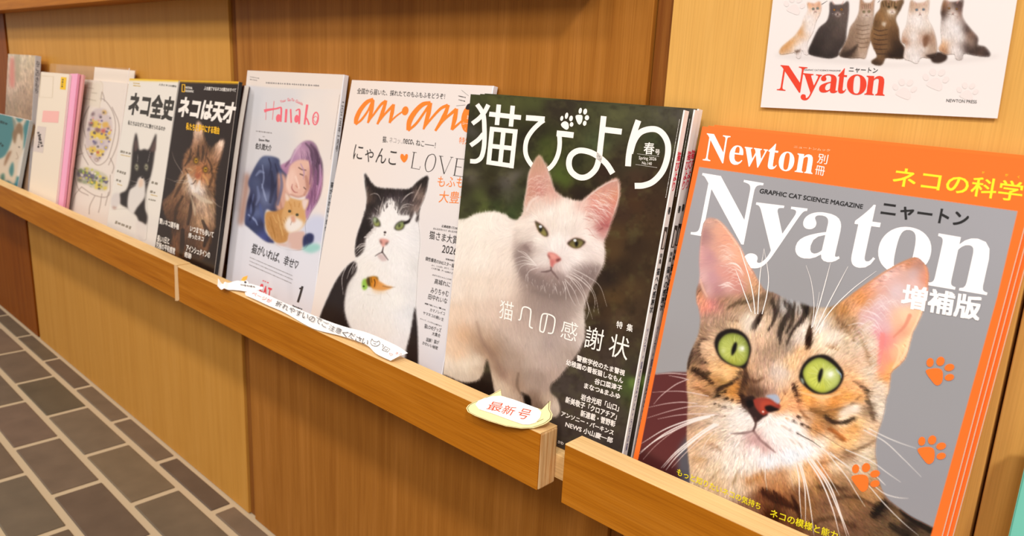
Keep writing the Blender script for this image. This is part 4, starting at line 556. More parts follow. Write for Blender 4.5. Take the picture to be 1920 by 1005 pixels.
def art_teal():
    A = Art(-40, 195, 80, 400, '#3d7f80', 1.0, 17); L = A.line
    K = lambda p: crop(0, 240, 5.023, p); G = lambda p, c, so=1, a=1: A.fill(K(p), c, so, a)
    A.fill([(-40, 195), (80, 205), (80, 225), (-40, 212)], '#548f88', 6, .5)
    G([(225, 190), (262, 190), (250, 440), (130, 440), (120, 330)], '#e4d9c8', 1.5); G([(140, 520), (200, 470), (245, 470), (240, 570), (180, 560)], '#3d8898', 1.5)
    G([(60, 240), (100, 150), (150, -30), (115, -110), (125, -160), (165, -60), (210, -70), (245, -150), (262, -110), (220, -10), (225, 90), (215, 220), (180, 300), (140, 520), (80, 500), (20, 500), (-100, 480), (-60, 320), (20, 280)], '#ddc9ae', 1.5)
    G([(150, -20), (185, -50), (215, 0), (205, 120), (190, 60), (165, 60), (140, 150), (115, 60)], '#8a6a46', 1.2); G([(118, -110), (150, -20), (135, 20)], '#b89070', 1.2, .8); G([(255, -130), (225, -20), (240, -60)], '#b08068', 1.2, .8); G([(40, 330), (70, 240), (110, 220), (50, 350)], '#8a5a34', 1.2, .8)
    G([(85, 400), (120, 320), (130, 400), (110, 460)], '#3f7f7c', 1); G([(10, 440), (40, 430), (40, 490), (10, 480)], '#4f7f70', 1); A.dots(K([(180, 180)]), 1.2, '3a2a20', .9, .7); L(K([(155, 230), (170, 280), (150, 290)]), 1, '8a6a54', .7)
    A.cut = np.zeros((A.h, A.w), np.float32); return A
def art_fur():
    A = Art(0, 95, 85, 260, '#cdb79c', 1.0, 19); r = A.rng
    A.put(np.ones((A.h, A.w), np.float32), A.field(cps('20,110,d8c8ac 40,110,dcc8a8 60,110,d4bc98 20,160,d0b49c 45,140,d8bc9c 60,150,c8a888 25,190,b09478 45,180,b8987c 60,190,a8886c 20,210,a08468 50,210,98785c 40,215,b0906f'), 3))
    A.fur(np.ones((A.h, A.w), np.float32), [(40, 150, .1, 1), (20, 200, 0, 1), (60, 200, .2, 1)], 2500, 8, .16, .7)
    A.fill([(19, 112), (27, 112), (27, 160), (18, 158)], '#dc8a78', 2.2); A.fill([(28, 108), (37, 108), (36, 150), (30, 150)], '#a89878', 3, .7); A.cut = np.zeros((A.h, A.w), np.float32); return A
def art_poster():
    A = Art(1420, -60, 1925, 235, '#f1ebe6', 1.0, 21); L = A.line; r = A.rng
    K = lambda p: crop(1400, 0, 3.692, p); cut = np.zeros((A.h, A.w), np.float32)
    A.fill(K([(230, 370), (700, 400), (1100, 440), (1700, 380), (1680, 410), (1300, 450), (900, 460), (300, 410)]), '#ddd5d0', 4, .6)
    def cat(out, base, cols, dirs, marks=(), lines=()):
        m = A.mask(K(out), .7); A.put(m, base)
        A.put(m, A.field([(x, y, c) for x, y, c in K(cols)], 3.4)) if cols else None
        for p, c, so in marks: A.fill(K(p), c, so, .9, m)
        A.fur(m, [(*K([(x, y)])[0], dx, dy) for x, y, dx, dy in dirs], 1800, 5, .1, .6, .02, 1)
        for p, w, c in lines: L(K(p), w, c, .75, .6, m)
        np.maximum(cut, m, out=cut)
    def eyes(ps, c):
        mx, my = (ps[0][0] + ps[1][0]) / 2, (ps[0][1] + ps[1][1]) / 2; w = abs(ps[1][0] - ps[0][0])
        A.fill(K([(mx - .35 * w, my + .55 * w), (mx, my + .3 * w), (mx + .35 * w, my + .55 * w), (mx + .2 * w, my + .95 * w), (mx - .2 * w, my + .95 * w)]), '#efe4da', 1.8, .45)
        A.fill(K([(mx - 7, my + .5 * w), (mx + 7, my + .5 * w), (mx, my + .5 * w + 9)]), '#9a6258', .7, .9); L(K([(mx, my + .5 * w + 8), (mx, my + .75 * w)]), .9, '5a423a', .7, .5); L(K([(mx - 10, my + .85 * w), (mx, my + .75 * w), (mx + 10, my + .85 * w)]), .9, '5a423a', .7, .5)
        for sg in (-1, 1):
            for q in (-3, 4): L(K([(mx + sg * 10, my + .7 * w + q), (mx + sg * .8 * w, my + .65 * w + 2 * q)]), [.7, .3], 'f4eee8', .6, .4)
            L(K([(mx + sg * .55 * w, my - .75 * w), (mx + sg * .8 * w, my - 1.2 * w)]), [2.6, 1], 'c8988a', .6, 1)
        for p in ps: A.dots(K([p]), 2.4, '2c2420', .85, .6); A.dots(K([p]), 1.7, c, 1, .5); A.dots(K([p]), .7, '0c0a08', .95, .4)
    dn = [(800, 200, 0, 1), (1200, 200, 0, 1), (400, 200, 0, 1), (1550, 200, 0, 1)]
    cat([(420, 20), (425, 70), (395, 130), (380, 180), (330, 250), (240, 330), (235, 375), (335, 365), (345, 400), (372, 400), (385, 340), (400, 375), (430, 375), (420, 300), (460, 220), (480, 150), (510, 90), (515, 30), (500, 10), (470, 25), (440, 20)], '#ece4de', [(440, 40, 'd8925c'), (430, 60, 'e8d8cc'), (470, 60, 'efe6e0'), (500, 30, 'd8a078'), (470, 30, 'dca884'), (430, 120, 'ece6e2'), (400, 200, 'e6dfdc'), (360, 220, 'd08a44'), (320, 260, 'dca468'), (290, 290, 'd49a5c'), (260, 330, 'cf8f4c'), (270, 350, 'd8b898'), (340, 240, 'e8d8c8'), (375, 200, 'd09456'), (440, 200, 'efe8e4'), (400, 300, 'e4dcd8'), (350, 330, 'efe8e4'), (360, 390, 'ddd4d0'), (410, 360, 'e4dcd8')], dn, [([(330, 350), (380, 340), (350, 365)], '#5a4030', 2)], [([(470, 75), (465, 95)], 1, 'b08878')]); eyes([(462, 62), (492, 58)], 'b8c0b0')
    cat([(580, 15), (575, 90), (555, 150), (500, 200), (450, 300), (430, 350), (440, 375), (500, 390), (580, 400), (635, 380), (640, 350), (680, 290), (690, 200), (700, 120), (705, 60), (700, 10), (670, 30), (610, 35)], '#4c423d', [(600, 60, '54494a'), (640, 60, '5a4c44'), (640, 100, '6a5850'), (600, 150, '4a403a'), (660, 150, '5c504a'), (560, 220, '403632'), (620, 220, '54463f'), (500, 300, '332a26'), (480, 350, '2a221f'), (560, 320, '453a35'), (640, 320, '3c322e'), (590, 380, '2f2724'), (620, 380, '3a302c')], dn); eyes([(607, 68), (657, 66)], 'c88438'); L(K([(632, 95), (628, 105)]), 1.6, '2a201c', .8, .6)
    cat([(790, -10), (780, 80), (755, 140), (720, 190), (700, 260), (660, 340), (645, 385), (720, 400), (750, 400), (790, 400), (820, 400), (840, 330), (865, 250), (875, 130), (880, 30), (885, -10), (860, 20), (815, 20)], '#a88a74', [(800, 20, 'b0886c'), (860, 20, 'b89074'), (830, 60, 'b49a84'), (830, 100, 'c8b4a4'), (790, 150, '9c8470'), (840, 150, 'b09a88'), (760, 220, '8c725c'), (820, 230, 'bca490'), (720, 300, '846a56'), (780, 330, 'b89c84'), (740, 360, '6a5444'), (690, 380, '3c2e26'), (800, 380, 'c0a894'), (850, 280, '94785f')], dn, [([(650, 380), (720, 340), (770, 300), (760, 340), (700, 395)], '#3a2c24', 1.5)], [([(800 + i * 14, 30), (803 + i * 13, 60)], 1.2, '5a4434') for i in range(5)] + [([(760, 170 + 30 * i), (800, 180 + 30 * i), (850, 172 + 30 * i)], [1, 1.6, 1], '6a5240') for i in range(6)]); eyes([(812, 82), (848, 80)], 'c0b080')
    cat([(935, 10), (925, 60), (890, 110), (875, 180), (860, 260), (880, 330), (905, 390), (865, 425), (890, 445), (935, 445), (960, 400), (1000, 400), (1085, 400), (1095, 340), (1060, 280), (1050, 200), (1030, 130), (1065, 60), (1085, 0), (1030, 10), (980, 0)], '#7a5838', [(960, 30, '7a5c3c'), (1020, 40, '96744c'), (1000, 80, 'c4ac90'), (940, 100, '8a643c'), (900, 160, '604428'), (950, 150, '9c7850'), (1000, 150, '7c5a38'), (890, 230, '84603c'), (950, 230, '7a5836'), (1010, 230, '5c4028'), (900, 310, '6a4a2e'), (960, 320, '7c5a3a'), (1030, 300, '3c2a1c'), (1060, 350, '2a1c14'), (1000, 380, '281a12'), (920, 400, '7a5a3c'), (900, 435, '33231a'), (1060, 60, '4a3626')], dn, [([(975, 70), (1020, 60), (1030, 90), (990, 95)], '#d8c8b4', 1.5), ([(935, 160), (965, 150), (955, 180)], '#d8ccbc', 1.2)], [([(940 + 22 * i, 10), (950 + 18 * i, 45)], 1.4, '3a2818') for i in range(5)] + [([(880, 200 + 34 * i), (920, 214 + 32 * i), (975, 204 + 34 * i)], [1, 2, 1], '33231a') for i in range(6)]); eyes([(985, 48), (1032, 52)], '6a5428')
    cat([(1140, 0), (1125, 60), (1118, 110), (1105, 180), (1080, 230), (1075, 290), (1100, 310), (1090, 400), (1130, 420), (1180, 440), (1205, 400), (1260, 400), (1310, 390), (1315, 300), (1290, 200), (1255, 130), (1260, 60), (1262, -5), (1230, 15), (1170, 20)], '#e9e0d8', [(1140, 20, 'b8967c'), (1150, 50, 'c8aa92'), (1180, 40, 'c8a68c'), (1200, 90, 'f0e8e2'), (1220, 30, 'd0b098'), (1250, 40, 'cdb4a0'), (1230, 70, 'e0ccbc'), (1150, 120, 'ece4de'), (1200, 150, 'eee8e2'), (1250, 180, 'e0d4c8'), (1100, 240, 'd4beac'), (1090, 285, '9a6c50'), (1150, 250, 'ece6e0'), (1220, 260, 'c8a894'), (1250, 270, '7c5844'), (1290, 260, 'b4947c'), (1280, 330, 'b49a84'), (1220, 330, 'e2d8d0'), (1130, 340, 'e8e0da'), (1180, 400, 'ece6e2'), (1250, 385, 'a89080')], dn, [([(1225, 250), (1260, 245), (1250, 310), (1225, 320)], '#7a543c', 2)], [([(1198, 85), (1196, 105)], 1, '8a6a5a')]); eyes([(1178, 68), (1225, 66)], '9ab4c8')
    A.fill(K([(1240, 385), (1300, 370), (1330, 360), (1380, 370), (1385, 410), (1340, 436), (1290, 432), (1270, 405)]), '#3a2a22', 1.4)
    cat([(1365, 0), (1345, 80), (1350, 120), (1345, 200), (1350, 290), (1330, 340), (1380, 375), (1440, 375), (1450, 410), (1490, 410), (1505, 370), (1600, 385), (1670, 390), (1685, 370), (1650, 325), (1600, 310), (1600, 260), (1550, 200), (1505, 140), (1490, 90), (1500, 0), (1460, 10), (1400, 12)], '#e8e0da', [(1370, 30, '8a5c3c'), (1385, 60, '5a3c2c'), (1355, 90, '3c2c26'), (1410, 40, 'd8c4b4'), (1440, 30, '3a2a26'), (1480, 50, '4c3630'), (1470, 80, '8c6c5c'), (1420, 80, 'e4dcd6'), (1430, 100, 'ece4de'), (1400, 150, 'efe8e4'), (1450, 200, 'ece8e6'), (1380, 250, 'e6dfda'), (1480, 250, 'e8e2de'), (1530, 200, '4a3832'), (1550, 240, '8a6a58'), (1590, 270, '463632'), (1560, 290, 'a08878'), (1530, 330, '4c3c36'), (1600, 330, '33261f'), (1660, 370, '3c2e2a'), (1360, 310, 'dcae84'), (1370, 350, '9a6a48'), (1420, 340, 'ece6e2'), (1470, 360, 'e4dcd8'), (1550, 370, '3c2e28'), (1620, 355, '5c463c')], dn, (), [([(1395, 100), (1420, 98), (1440, 92)], 1.2, '4a3430')]); eyes([(1402, 58), (1455, 62)], 'c08a50')
    A.cut = cut; return A
# ---------------------------------------------------------------- lettering as meshes
def glyphs(body):
    c = bpy.data.curves.new('lettering', 'FONT'); c.body = body; c.resolution_u = 3
    o = bpy.data.objects.new('lettering', c); m = o.to_mesh()
    V = np.array([v.co[:2] for v in m.vertices], dtype=np.float64); F = [tuple(p.vertices) for p in m.polygons]
    o.to_mesh_clear(); bpy.data.objects.remove(o); bpy.data.curves.remove(c); return V, F
SERIF = {}
for i, ch in enumerate('ABCDEFGHIJKLMNOPQRSTUVWXYZ'): SERIF[ch] = chr(0x1D400 + i)
for i, ch in enumerate('abcdefghijklmnopqrstuvwxyz'): SERIF[ch] = chr(0x1D41A + i)
def serif(t): return ''.join(SERIF.get(c, c) for c in t)
class Letters:
    """collects words, pen strokes and shapes traced on one sheet; build() makes one mesh of them"""
    def __init__(s, plane, off): s.pl, s.off, s.V, s.F, s.n = plane, off, [], [], 0
    def add(s, px, F):
        s.k = getattr(s, 'k', 0) + 1; s.V.append(s.pl.at(s.pl.on(px), s.off + 5e-6 * (s.k % 12))); s.F += [tuple(i + s.n for i in f) for f in F]; s.n += len(px)
    def text(s, body, p0, p1, p2, bold=0.0):
        V, F = glyphs(body)
        if not len(V): return s
        lo, hi = V.min(0) - max(bold, 0), V.max(0) + max(bold, 0); p0, p1, p2 = (np.array(p, float) for p in (p0, p1, p2))
        for dx, dy in (((-1, -1), (1, -1), (-1, 1), (1, 1), (0, 0)) if bold > 0 else ((0, 0),)):      # heavier weights: the same outline struck a hair apart
            u = (V + np.array([dx, dy]) * max(bold, 0) - lo) / (hi - lo); s.add(p0 + u[:, :1] * (p1 - p0) + u[:, 1:] * (p2 - p0), F)
        return s
    def pen(s, pts, w, smooth=True, n=8):
        p = spline(pts, False, n) if smooth else np.asarray(pts, float); w = np.interp(np.linspace(0, 1, len(p)), np.linspace(0, 1, len(np.atleast_1d(w))), np.atleast_1d(w)) / 2
        d = np.gradient(p, axis=0); d /= np.maximum(np.hypot(d[:, 0], d[:, 1]), 1e-6)[:, None]; q = np.stack([-d[:, 1], d[:, 0]], 1) * w[:, None]; k = len(p)
        s.add(np.vstack([p + q, p - q]), [(i, i + 1, k + i + 1, k + i) for i in range(k - 1)]); return s
    def shape(s, pts, smooth=True):
        p = spline(pts, True, 6) if smooth else np.asarray(pts, float); c = p.mean(0); k = len(p)
        s.add(np.vstack([p, c]), [(i, (i + 1) % k, k) for i in range(k)]); return s
    def oval(s, c, rx, ry, ang=0):
        t = np.linspace(0, 2 * math.pi, 20, endpoint=False); a = math.radians(ang); x, y = rx * np.cos(t), ry * np.sin(t)
        return s.shape(np.stack([c[0] + x * math.cos(a) - y * math.sin(a), c[1] + x * math.sin(a) + y * math.cos(a)], 1), False)
    def fine(s, a, b, w, seed=1, gap=.3):
        """print too small to read: a row of tiny marks"""
        r = random.Random(seed); a, b = np.array(a, float), np.array(b, float); L = np.hypot(*(b - a)); t = 0
        while t < L - w:
            l = w * r.uniform(.5, 1.1); s.pen([a + (b - a) * t / L, a + (b - a) * min(t + l, L) / L], w * r.uniform(.6, 1), False); t += l + w * gap * r.uniform(.6, 1.6)
        return s
    def build(s, name, m, parent): 
        if not s.V: return None
        # words standing well apart on the sheet become parts of their own
        k = len(s.V); lo = np.array([v.min(0) for v in s.V]); hi = np.array([v.max(0) for v in s.V]); grp = list(range(k)); size = (hi - lo).max(1)
        near = lambda i, j: np.sqrt((np.maximum(0, np.maximum(lo[i] - hi[j], lo[j] - hi[i])) ** 2).sum()) <= max(.008, .25 * min(size[i], size[j]))
        for i in range(k):
            for j in range(i):
                if grp[i] != grp[j] and near(i, j): a, b = grp[i], grp[j]; grp = [b if g == a else g for g in grp]
        st = np.cumsum([0] + [len(v) for v in s.V]); own = np.repeat(np.arange(k), [len(v) for v in s.V]); first = None
        for g in dict.fromkeys(grp):
            ids = [i for i in range(k) if grp[i] == g]; remap = {}
            V = np.vstack([s.V[i] for i in ids]); n = 0; off = {}
            for i in ids: off[i] = n - st[i]; n += len(s.V[i])
            F = [tuple(int(q + off[own[f[0]]]) for q in f) for f in s.F if own[f[0]] in off]
            o = mesh_np(name, V, F, m, parent); first = first or o
        return first
# ---------------------------------------------------------------- magazines: cover sheet, picture, pages, spine
class Mag:
    def __init__(s, root, th, ytop, TL, TR, L2, R2, zbot, t, parent=None):
        s.root = root; s.t = t; s.pl = lean(th, ytop, ((TL[0] + TR[0]) / 2, (TL[1] + TR[1]) / 2))
        a, b, c, d = s.pl.on([TL, TR, L2, R2]); bb = (s.pl.p0[2] - zbot) / -s.pl.b[2]
        s.tl, s.tr = a, b; s.bl = a + (c - a) * (bb - a[1]) / (c[1] - a[1]); s.br = b + (d - b) * (bb - b[1]) / (d[1] - b[1])
    def grid(s, u, v):
        u, v = u[..., None], v[..., None]
        return (s.tl * (1 - u) + s.tr * u) * (1 - v) + (s.bl * (1 - u) + s.br * u) * v
    def cover(s, art, nu, nv, rough=.28, name='front_cover', pic='cat_picture'):
        U, Vv = np.meshgrid(np.linspace(0, 1, nu + 1), np.linspace(0, 1, nv + 1)); ab = s.grid(U, Vv).reshape(-1, 2); X = s.pl.at(ab)
        x, y = project(X); col = lin(np.clip(art.sample(x, y), 0, 1)) * .92; cutv = art.sample(x, y, art.cut)
        i = np.arange(nv)[:, None] * (nu + 1) + np.arange(nu)[None]; F = np.stack([i, i + nu + 1, i + nu + 2, i + 1], -1).reshape(-1, 4)
        infront = cutv[F].mean(1) > .5; cov = None
        for nm, sel in ((name, ~infront), (pic, infront)):
            if not sel.any(): continue
            f = F[sel]; used = np.unique(f); remap = np.zeros(len(X), np.int32); remap[used] = np.arange(len(used)); f = remap[f]
            me = bpy.data.meshes.new(nm); P = X[used] + (s.pl.n * 2e-4 if nm == pic else 0)
            me.vertices.add(len(used)); me.vertices.foreach_set('co', P.astype(np.float32).ravel()); me.loops.add(f.size); me.loops.foreach_set('vertex_index', f.ravel().astype(np.int32))
            me.polygons.add(len(f)); me.polygons.foreach_set('loop_start', np.arange(0, f.size, 4, dtype=np.int32)); me.polygons.foreach_set('loop_total', np.full(len(f), 4, np.int32))
            ca = me.color_attributes.new('print', 'FLOAT_COLOR', 'POINT'); ca.data.foreach_set('color', np.concatenate([col[used], np.ones((len(used), 1))], 1).astype(np.float32).ravel())
            me.materials.append(print_mat('glossy_print_%d' % int(rough * 100), rough)); me.update(); me.validate()
            o = link(nm, me, s.root if nm == name else cov); cov = cov or o
        s.cov = cov; return cov
    def letters(s, off=1.2e-4): return Letters(s.pl, off)
    def slab(s, name, o0, o1, m, inset=0, inr=None, parent=None):
        """a layer of the magazine between two depths behind the cover"""
        inr = inset if inr is None else inr; q = [s.tl + [inset, inset], s.tr + [-inr, inset], s.br + [-inr, 0], s.bl + [inset, 0]]; q = np.array(q)
        V = np.vstack([s.pl.at(q, -o0), s.pl.at(q, -o1)]); F = [(0, 1, 2, 3), (7, 6, 5, 4), (0, 4, 5, 1), (1, 5, 6, 2), (2, 6, 7, 3), (3, 7, 4, 0)]
        return mesh_np(name, V, F, m, parent or s.root, solid=True)
    def spine(s, m, side='r', name='spine'):
        q = np.array([s.tr, s.br] if side == 'r' else [s.tl, s.bl]); e = np.array([4e-4 if side == 'r' else -4e-4, 0])
        V = np.vstack([s.pl.at(q + e, 1e-5), s.pl.at(q + e, -s.t), s.pl.at(q - 2 * e, 1e-5), s.pl.at(q - 2 * e, -s.t)])
        return mesh_np(name, V, [(0, 1, 3, 2), (0, 2, 6, 4), (1, 5, 7, 3), (4, 6, 7, 5), (0, 4, 5, 1), (2, 3, 7, 6)], m, s.root, solid=True)
    def spine_text(s, items, parent):
        """items: (text, from, to, colour, size) down the spine, upright glyphs one under another"""
        by = {}
        for body, f0, f1, col, size in items: by.setdefault(col, []).append((body, f0, f1, size))
        H = np.linalg.norm(s.br - s.tr)
        for col, its in by.items():
            Vs, Fs, n = [], [], 0
            for body, f0, f1, size in its:
                step = (f1 - f0) / len(body)
                for k, ch in enumerate(body):
                    V, F = glyphs(ch)
                    if not len(V): continue
                    lo, hi = V.min(0), V.max(0); V = (V - (lo + hi) / 2) / max((hi - lo).max(), .6)
                    cdn = f0 + (k + .5) * step; h = step * H * .9; wd = s.t * size
                    base = s.tr + (s.br - s.tr) * cdn
                    for e, (dx, dy) in enumerate(((0, 0), (.03, .02), (-.03, -.02))):
                        P = s.pl.at(base + [6e-4 + 5e-6 * e, 0], -s.t / 2)[0] + np.outer(-(V[:, 0] + dx) * wd, s.pl.n) + np.outer(-(V[:, 1] + dy) * h, s.pl.b)
                        Vs.append(P); Fs += [tuple(i + n for i in f) for f in F]; n += len(P)
            mesh_np('spine_lettering', np.vstack(Vs), Fs, ink(col), parent)
def aff(o, k, *pts): return [(o[0] + p[0] / k, o[1] + p[1] / k) for p in pts]
def words(L, o, k, rows, bold=0.0):
    for body, p0, p1, p2 in rows: L.text(body, *aff(o, k, p0, p1, p2), bold)
    return L
def paw(L, c, s, rot=0, pads=None):
    a = math.radians(rot); R = lambda x, y: (c[0] + s * (x * math.cos(a) - y * math.sin(a)), c[1] + s * (x * math.sin(a) + y * math.cos(a)))
    L.shape([R(*p) for p in ((-34, -8), (-6, -20), (26, -18), (38, 0), (34, 38), (14, 52), (-6, 36))])
    for x, y, rx, ry, r in ((-2, -45, 15, 19, 10), (42, -50, 17, 20, 25), (80, -24, 21, 15, -15), (80, 18, 20, 14, -15)): L.oval(R(x - 14, y), rx * s, ry * s, r + rot)
# ---------------------------------------------------------------- the setting
W_LIGHT = wood('veneer_honey', '#bd8334', '#ca913f', '#d29a4a', 45, 'z', .42, 1, .6, .3)
W_DARK = wood('veneer_amber', '#945a1c', '#a66b28', '#b57834', 60, 'z', .4, 1, .8, .5)
W_BROWN = wood('veneer_brown', '#7c3c04', '#8b4807', '#98540e', 60, 'z', .42, 1, .8)
W_PALE = wood('veneer_pale', '#d7a150', '#dda958', '#e3b060', 40, 'z', .4, 1, .6, .3)
W_BATTEN = wood('batten_brown', '#7a4418', '#8c5622', '#9c672e', 120, 'z', .5, 1, 1.0)
W_RAIL = wood('rail_oak', '#a45f0e', '#b56e16', '#c27c24', 90, 'x', .38, 1, .9)
W_TOP = wood('lit_top_wood', '#e8bd7c', '#f0c98a', '#f5d298', 70, 'x', .4, 1, .7)  # paler than the rail fronts: light from above is put into this tone
W_PLY = wood('ply_edge', '#c08c52', '#dcb27a', '#e8c794', 420, 'z', .55, 1, 1.6)
BLACK = mat('shadow_gap', '#1c120a', .8)
def wall():
    bm = bmesh.new(); mats = [W_BROWN, W_LIGHT, W_DARK, W_PALE, W_BATTEN, BLACK]
    H = 1.45
    for x0, x1, mi in ((-5.2, -2.052, 0), (-2.034, -.997, 1), (-.9765, -.3335, 2), (-.3172, -.0705, 3), (-.0685, 1.1, 3)):
        box_bm(bm, (x0, 0, 0.0), (x1, .02, H), .0007, mi)
    box_bm(bm, (-5.2, .0205, 0), (1.1, .06, H), 0, 5)
    me = bpy.data.meshes.new('wall_back'); bm.to_mesh(me); bm.free()
    for m in mats: me.materials.append(m)
    return link('wall_back', me, None, 'structure')
wall()
for i, (x0, x1) in enumerate(((-2.052, -2.034), (-.997, -.9765), (-.3335, -.3172))): box('trim_%d' % (i + 1), (x0 + .0008, .004, 0), (x1 - .0004, .02, 1.45), W_BATTEN, None, .0004, 'structure')
def floor():
    bm = bmesh.new(); rng = random.Random(4); lay = bm.loops.layers.color.new('print')
    def tile(x0, x1, y0, y1):
        n0 = len(bm.faces); box_bm(bm, (x0, y0, -.012), (x1, y1, .0), .0016); bm.faces.ensure_lookup_table()
        k = rng.uniform(.86, 1.12); c = [lin(hexc('#aea292'))[i] * k * (1 + rng.uniform(-.02, .02)) for i in range(3)]
        for f in bm.faces[n0:]:
            for l in f.loops: l[lay] = (*c, 1)
    y = -.007; row = 0
    while y > -2.2:
        d = .031 if row == 0 else .0695; x = -5.0 + (.105 if row % 2 else 0) - .002
        while x < 1.0:
            tile(x + .005, x + .2, y - d, y); x += .2088
        y -= d + .0115; row += 1
    me = bpy.data.meshes.new('floor'); bm.to_mesh(me); bm.free()
    m = bpy.data.materials.new('slate_tile'); m.use_nodes = True; nt = m.node_tree; p = nt.nodes['Principled BSDF']; N = nt.nodes.new
    a = N('ShaderNodeVertexColor'); a.layer_name = 'print'; tc = N('ShaderNodeTexCoord'); nz = N('ShaderNodeTexNoise'); nz.inputs['Scale'].default_value = 22; nz.inputs['Detail'].default_value = 6; nt.links.new(tc.outputs['Object'], nz.inputs['Vector'])
    mr = N('ShaderNodeMapRange'); mr.inputs['To Min'].default_value = .72; mr.inputs['To Max'].default_value = 1.25; nt.links.new(nz.outputs['Fac'], mr.inputs['Value'])
    mx = N('ShaderNodeMix'); mx.data_type = 'RGBA'; mx.blend_type = 'MULTIPLY'; mx.inputs['Factor'].default_value = 1; nt.links.new(a.outputs['Color'], mx.inputs['A']); nt.links.new(mr.outputs['Result'], mx.inputs['B']); nt.links.new(mx.outputs['Result'], p.inputs['Base Color'])
    p.inputs['Roughness'].default_value = .5; bp = N('ShaderNodeBump'); bp.inputs['Strength'].default_value = .25; bp.inputs['Distance'].default_value = .002; nt.links.new(nz.outputs['Fac'], bp.inputs['Height']); nt.links.new(bp.outputs['Normal'], p.inputs['Normal'])
    me.materials.append(m)
    bm = bmesh.new(); bm.from_mesh(me); n = len(bm.faces); box_bm(bm, (-5.2, -2.3, -.03), (1.1, 0.06, -.0022), 0, 1); bm.to_mesh(me); bm.free()
    me.materials.append(mat('grout', '#c9b592', .8, .2)); return link('floor', me, None, 'structure')
floor()

# ---------------------------------------------------------------- shelf, rails
ZS = .393                                   # top of the shelf board the magazines stand on
box('display_shelf', (-2.6, -.0795, ZS - .02), (.45, -.0005, ZS), W_TOP, None, .0006)
tag(bpy.data.objects['display_shelf'], 'narrow wooden shelf board the magazines stand on, behind the front rails', 'shelf')
def rail(x0, x1, label, dz=0.0):
    z0, z1 = .370 + dz, .418 + dz
    r = thing('display_rail', label, 'shelf rail', ((x0 + x1) / 2, -.09, z0), 'front rails of the magazine shelf')
    def sub(nm, lo, hi, m, bev):
        o = box(nm, lo, hi, m, r, bev); o.matrix_parent_inverse = Matrix.Translation(-r.location); return o
    sub('rail_core', (x0, -.0990, z0), (x1, -.0800, z1 - .0012), W_PLY, .0012)
    sub('front_veneer', (x0 + .0004, -.1, z0 + .0002), (x1 - .0008, -.0988, z1 - .0008), W_RAIL, .0003)
    sub('lit_top_edging', (x0 + .0002, -.0999, z1 - .0014), (x1 - .0006, -.0801, z1), W_TOP, .0005)  # thin top strip whose pale colour carries the painted light
    return r
rail(-2.6, -.9685, 'long oak shelf rail running in front of the books at far left')
rail(-.9675, -.3335, 'oak shelf rail carrying the paper notice strip and the cat-shaped tag', -.0006)
rail(-.3104, .45, 'oak shelf rail in front of the large orange cat magazine')
u = thing('upper_shelf', 'wooden shelf edge along the top left of the panelled wall', 'shelf', (-2.5, -.02, .761))
o = box('shelf_board', (-4.6, -.0445, .7612), (-.37, -.0004, .782), W_RAIL, u, .001); o.matrix_parent_inverse = Matrix.Translation(-u.location)
o = box('front_lip', (-4.6, -.046, .7605), (-.3705, -.0447, .83), W_RAIL, u, .0005); o.matrix_parent_inverse = Matrix.Translation(-u.location)
# pale tape over the joint of the first two rails
def face_rail(px): d = ray_many(px); t = (-.1003 - CAM[1]) / d[:, 1]; return CAM + d * t[:, None]
tp = prism('joint_tape', face_rail([(326.5, 496), (333, 499), (333.5, 520), (335, 545), (336, 562), (334, 564), (328.5, 564), (328, 540), (327.5, 518)]), (0, -1, 0), .0002, mat('pale_tape', '#e0b884', .6))
tag(tp, 'pale strip of tape stuck vertically over the joint between two shelf rails', 'tape')

PAPER = mat('page_paper', '#efe8dc', .7, .3); WHITE = mat('white_cover', '#f3efea', .3); 
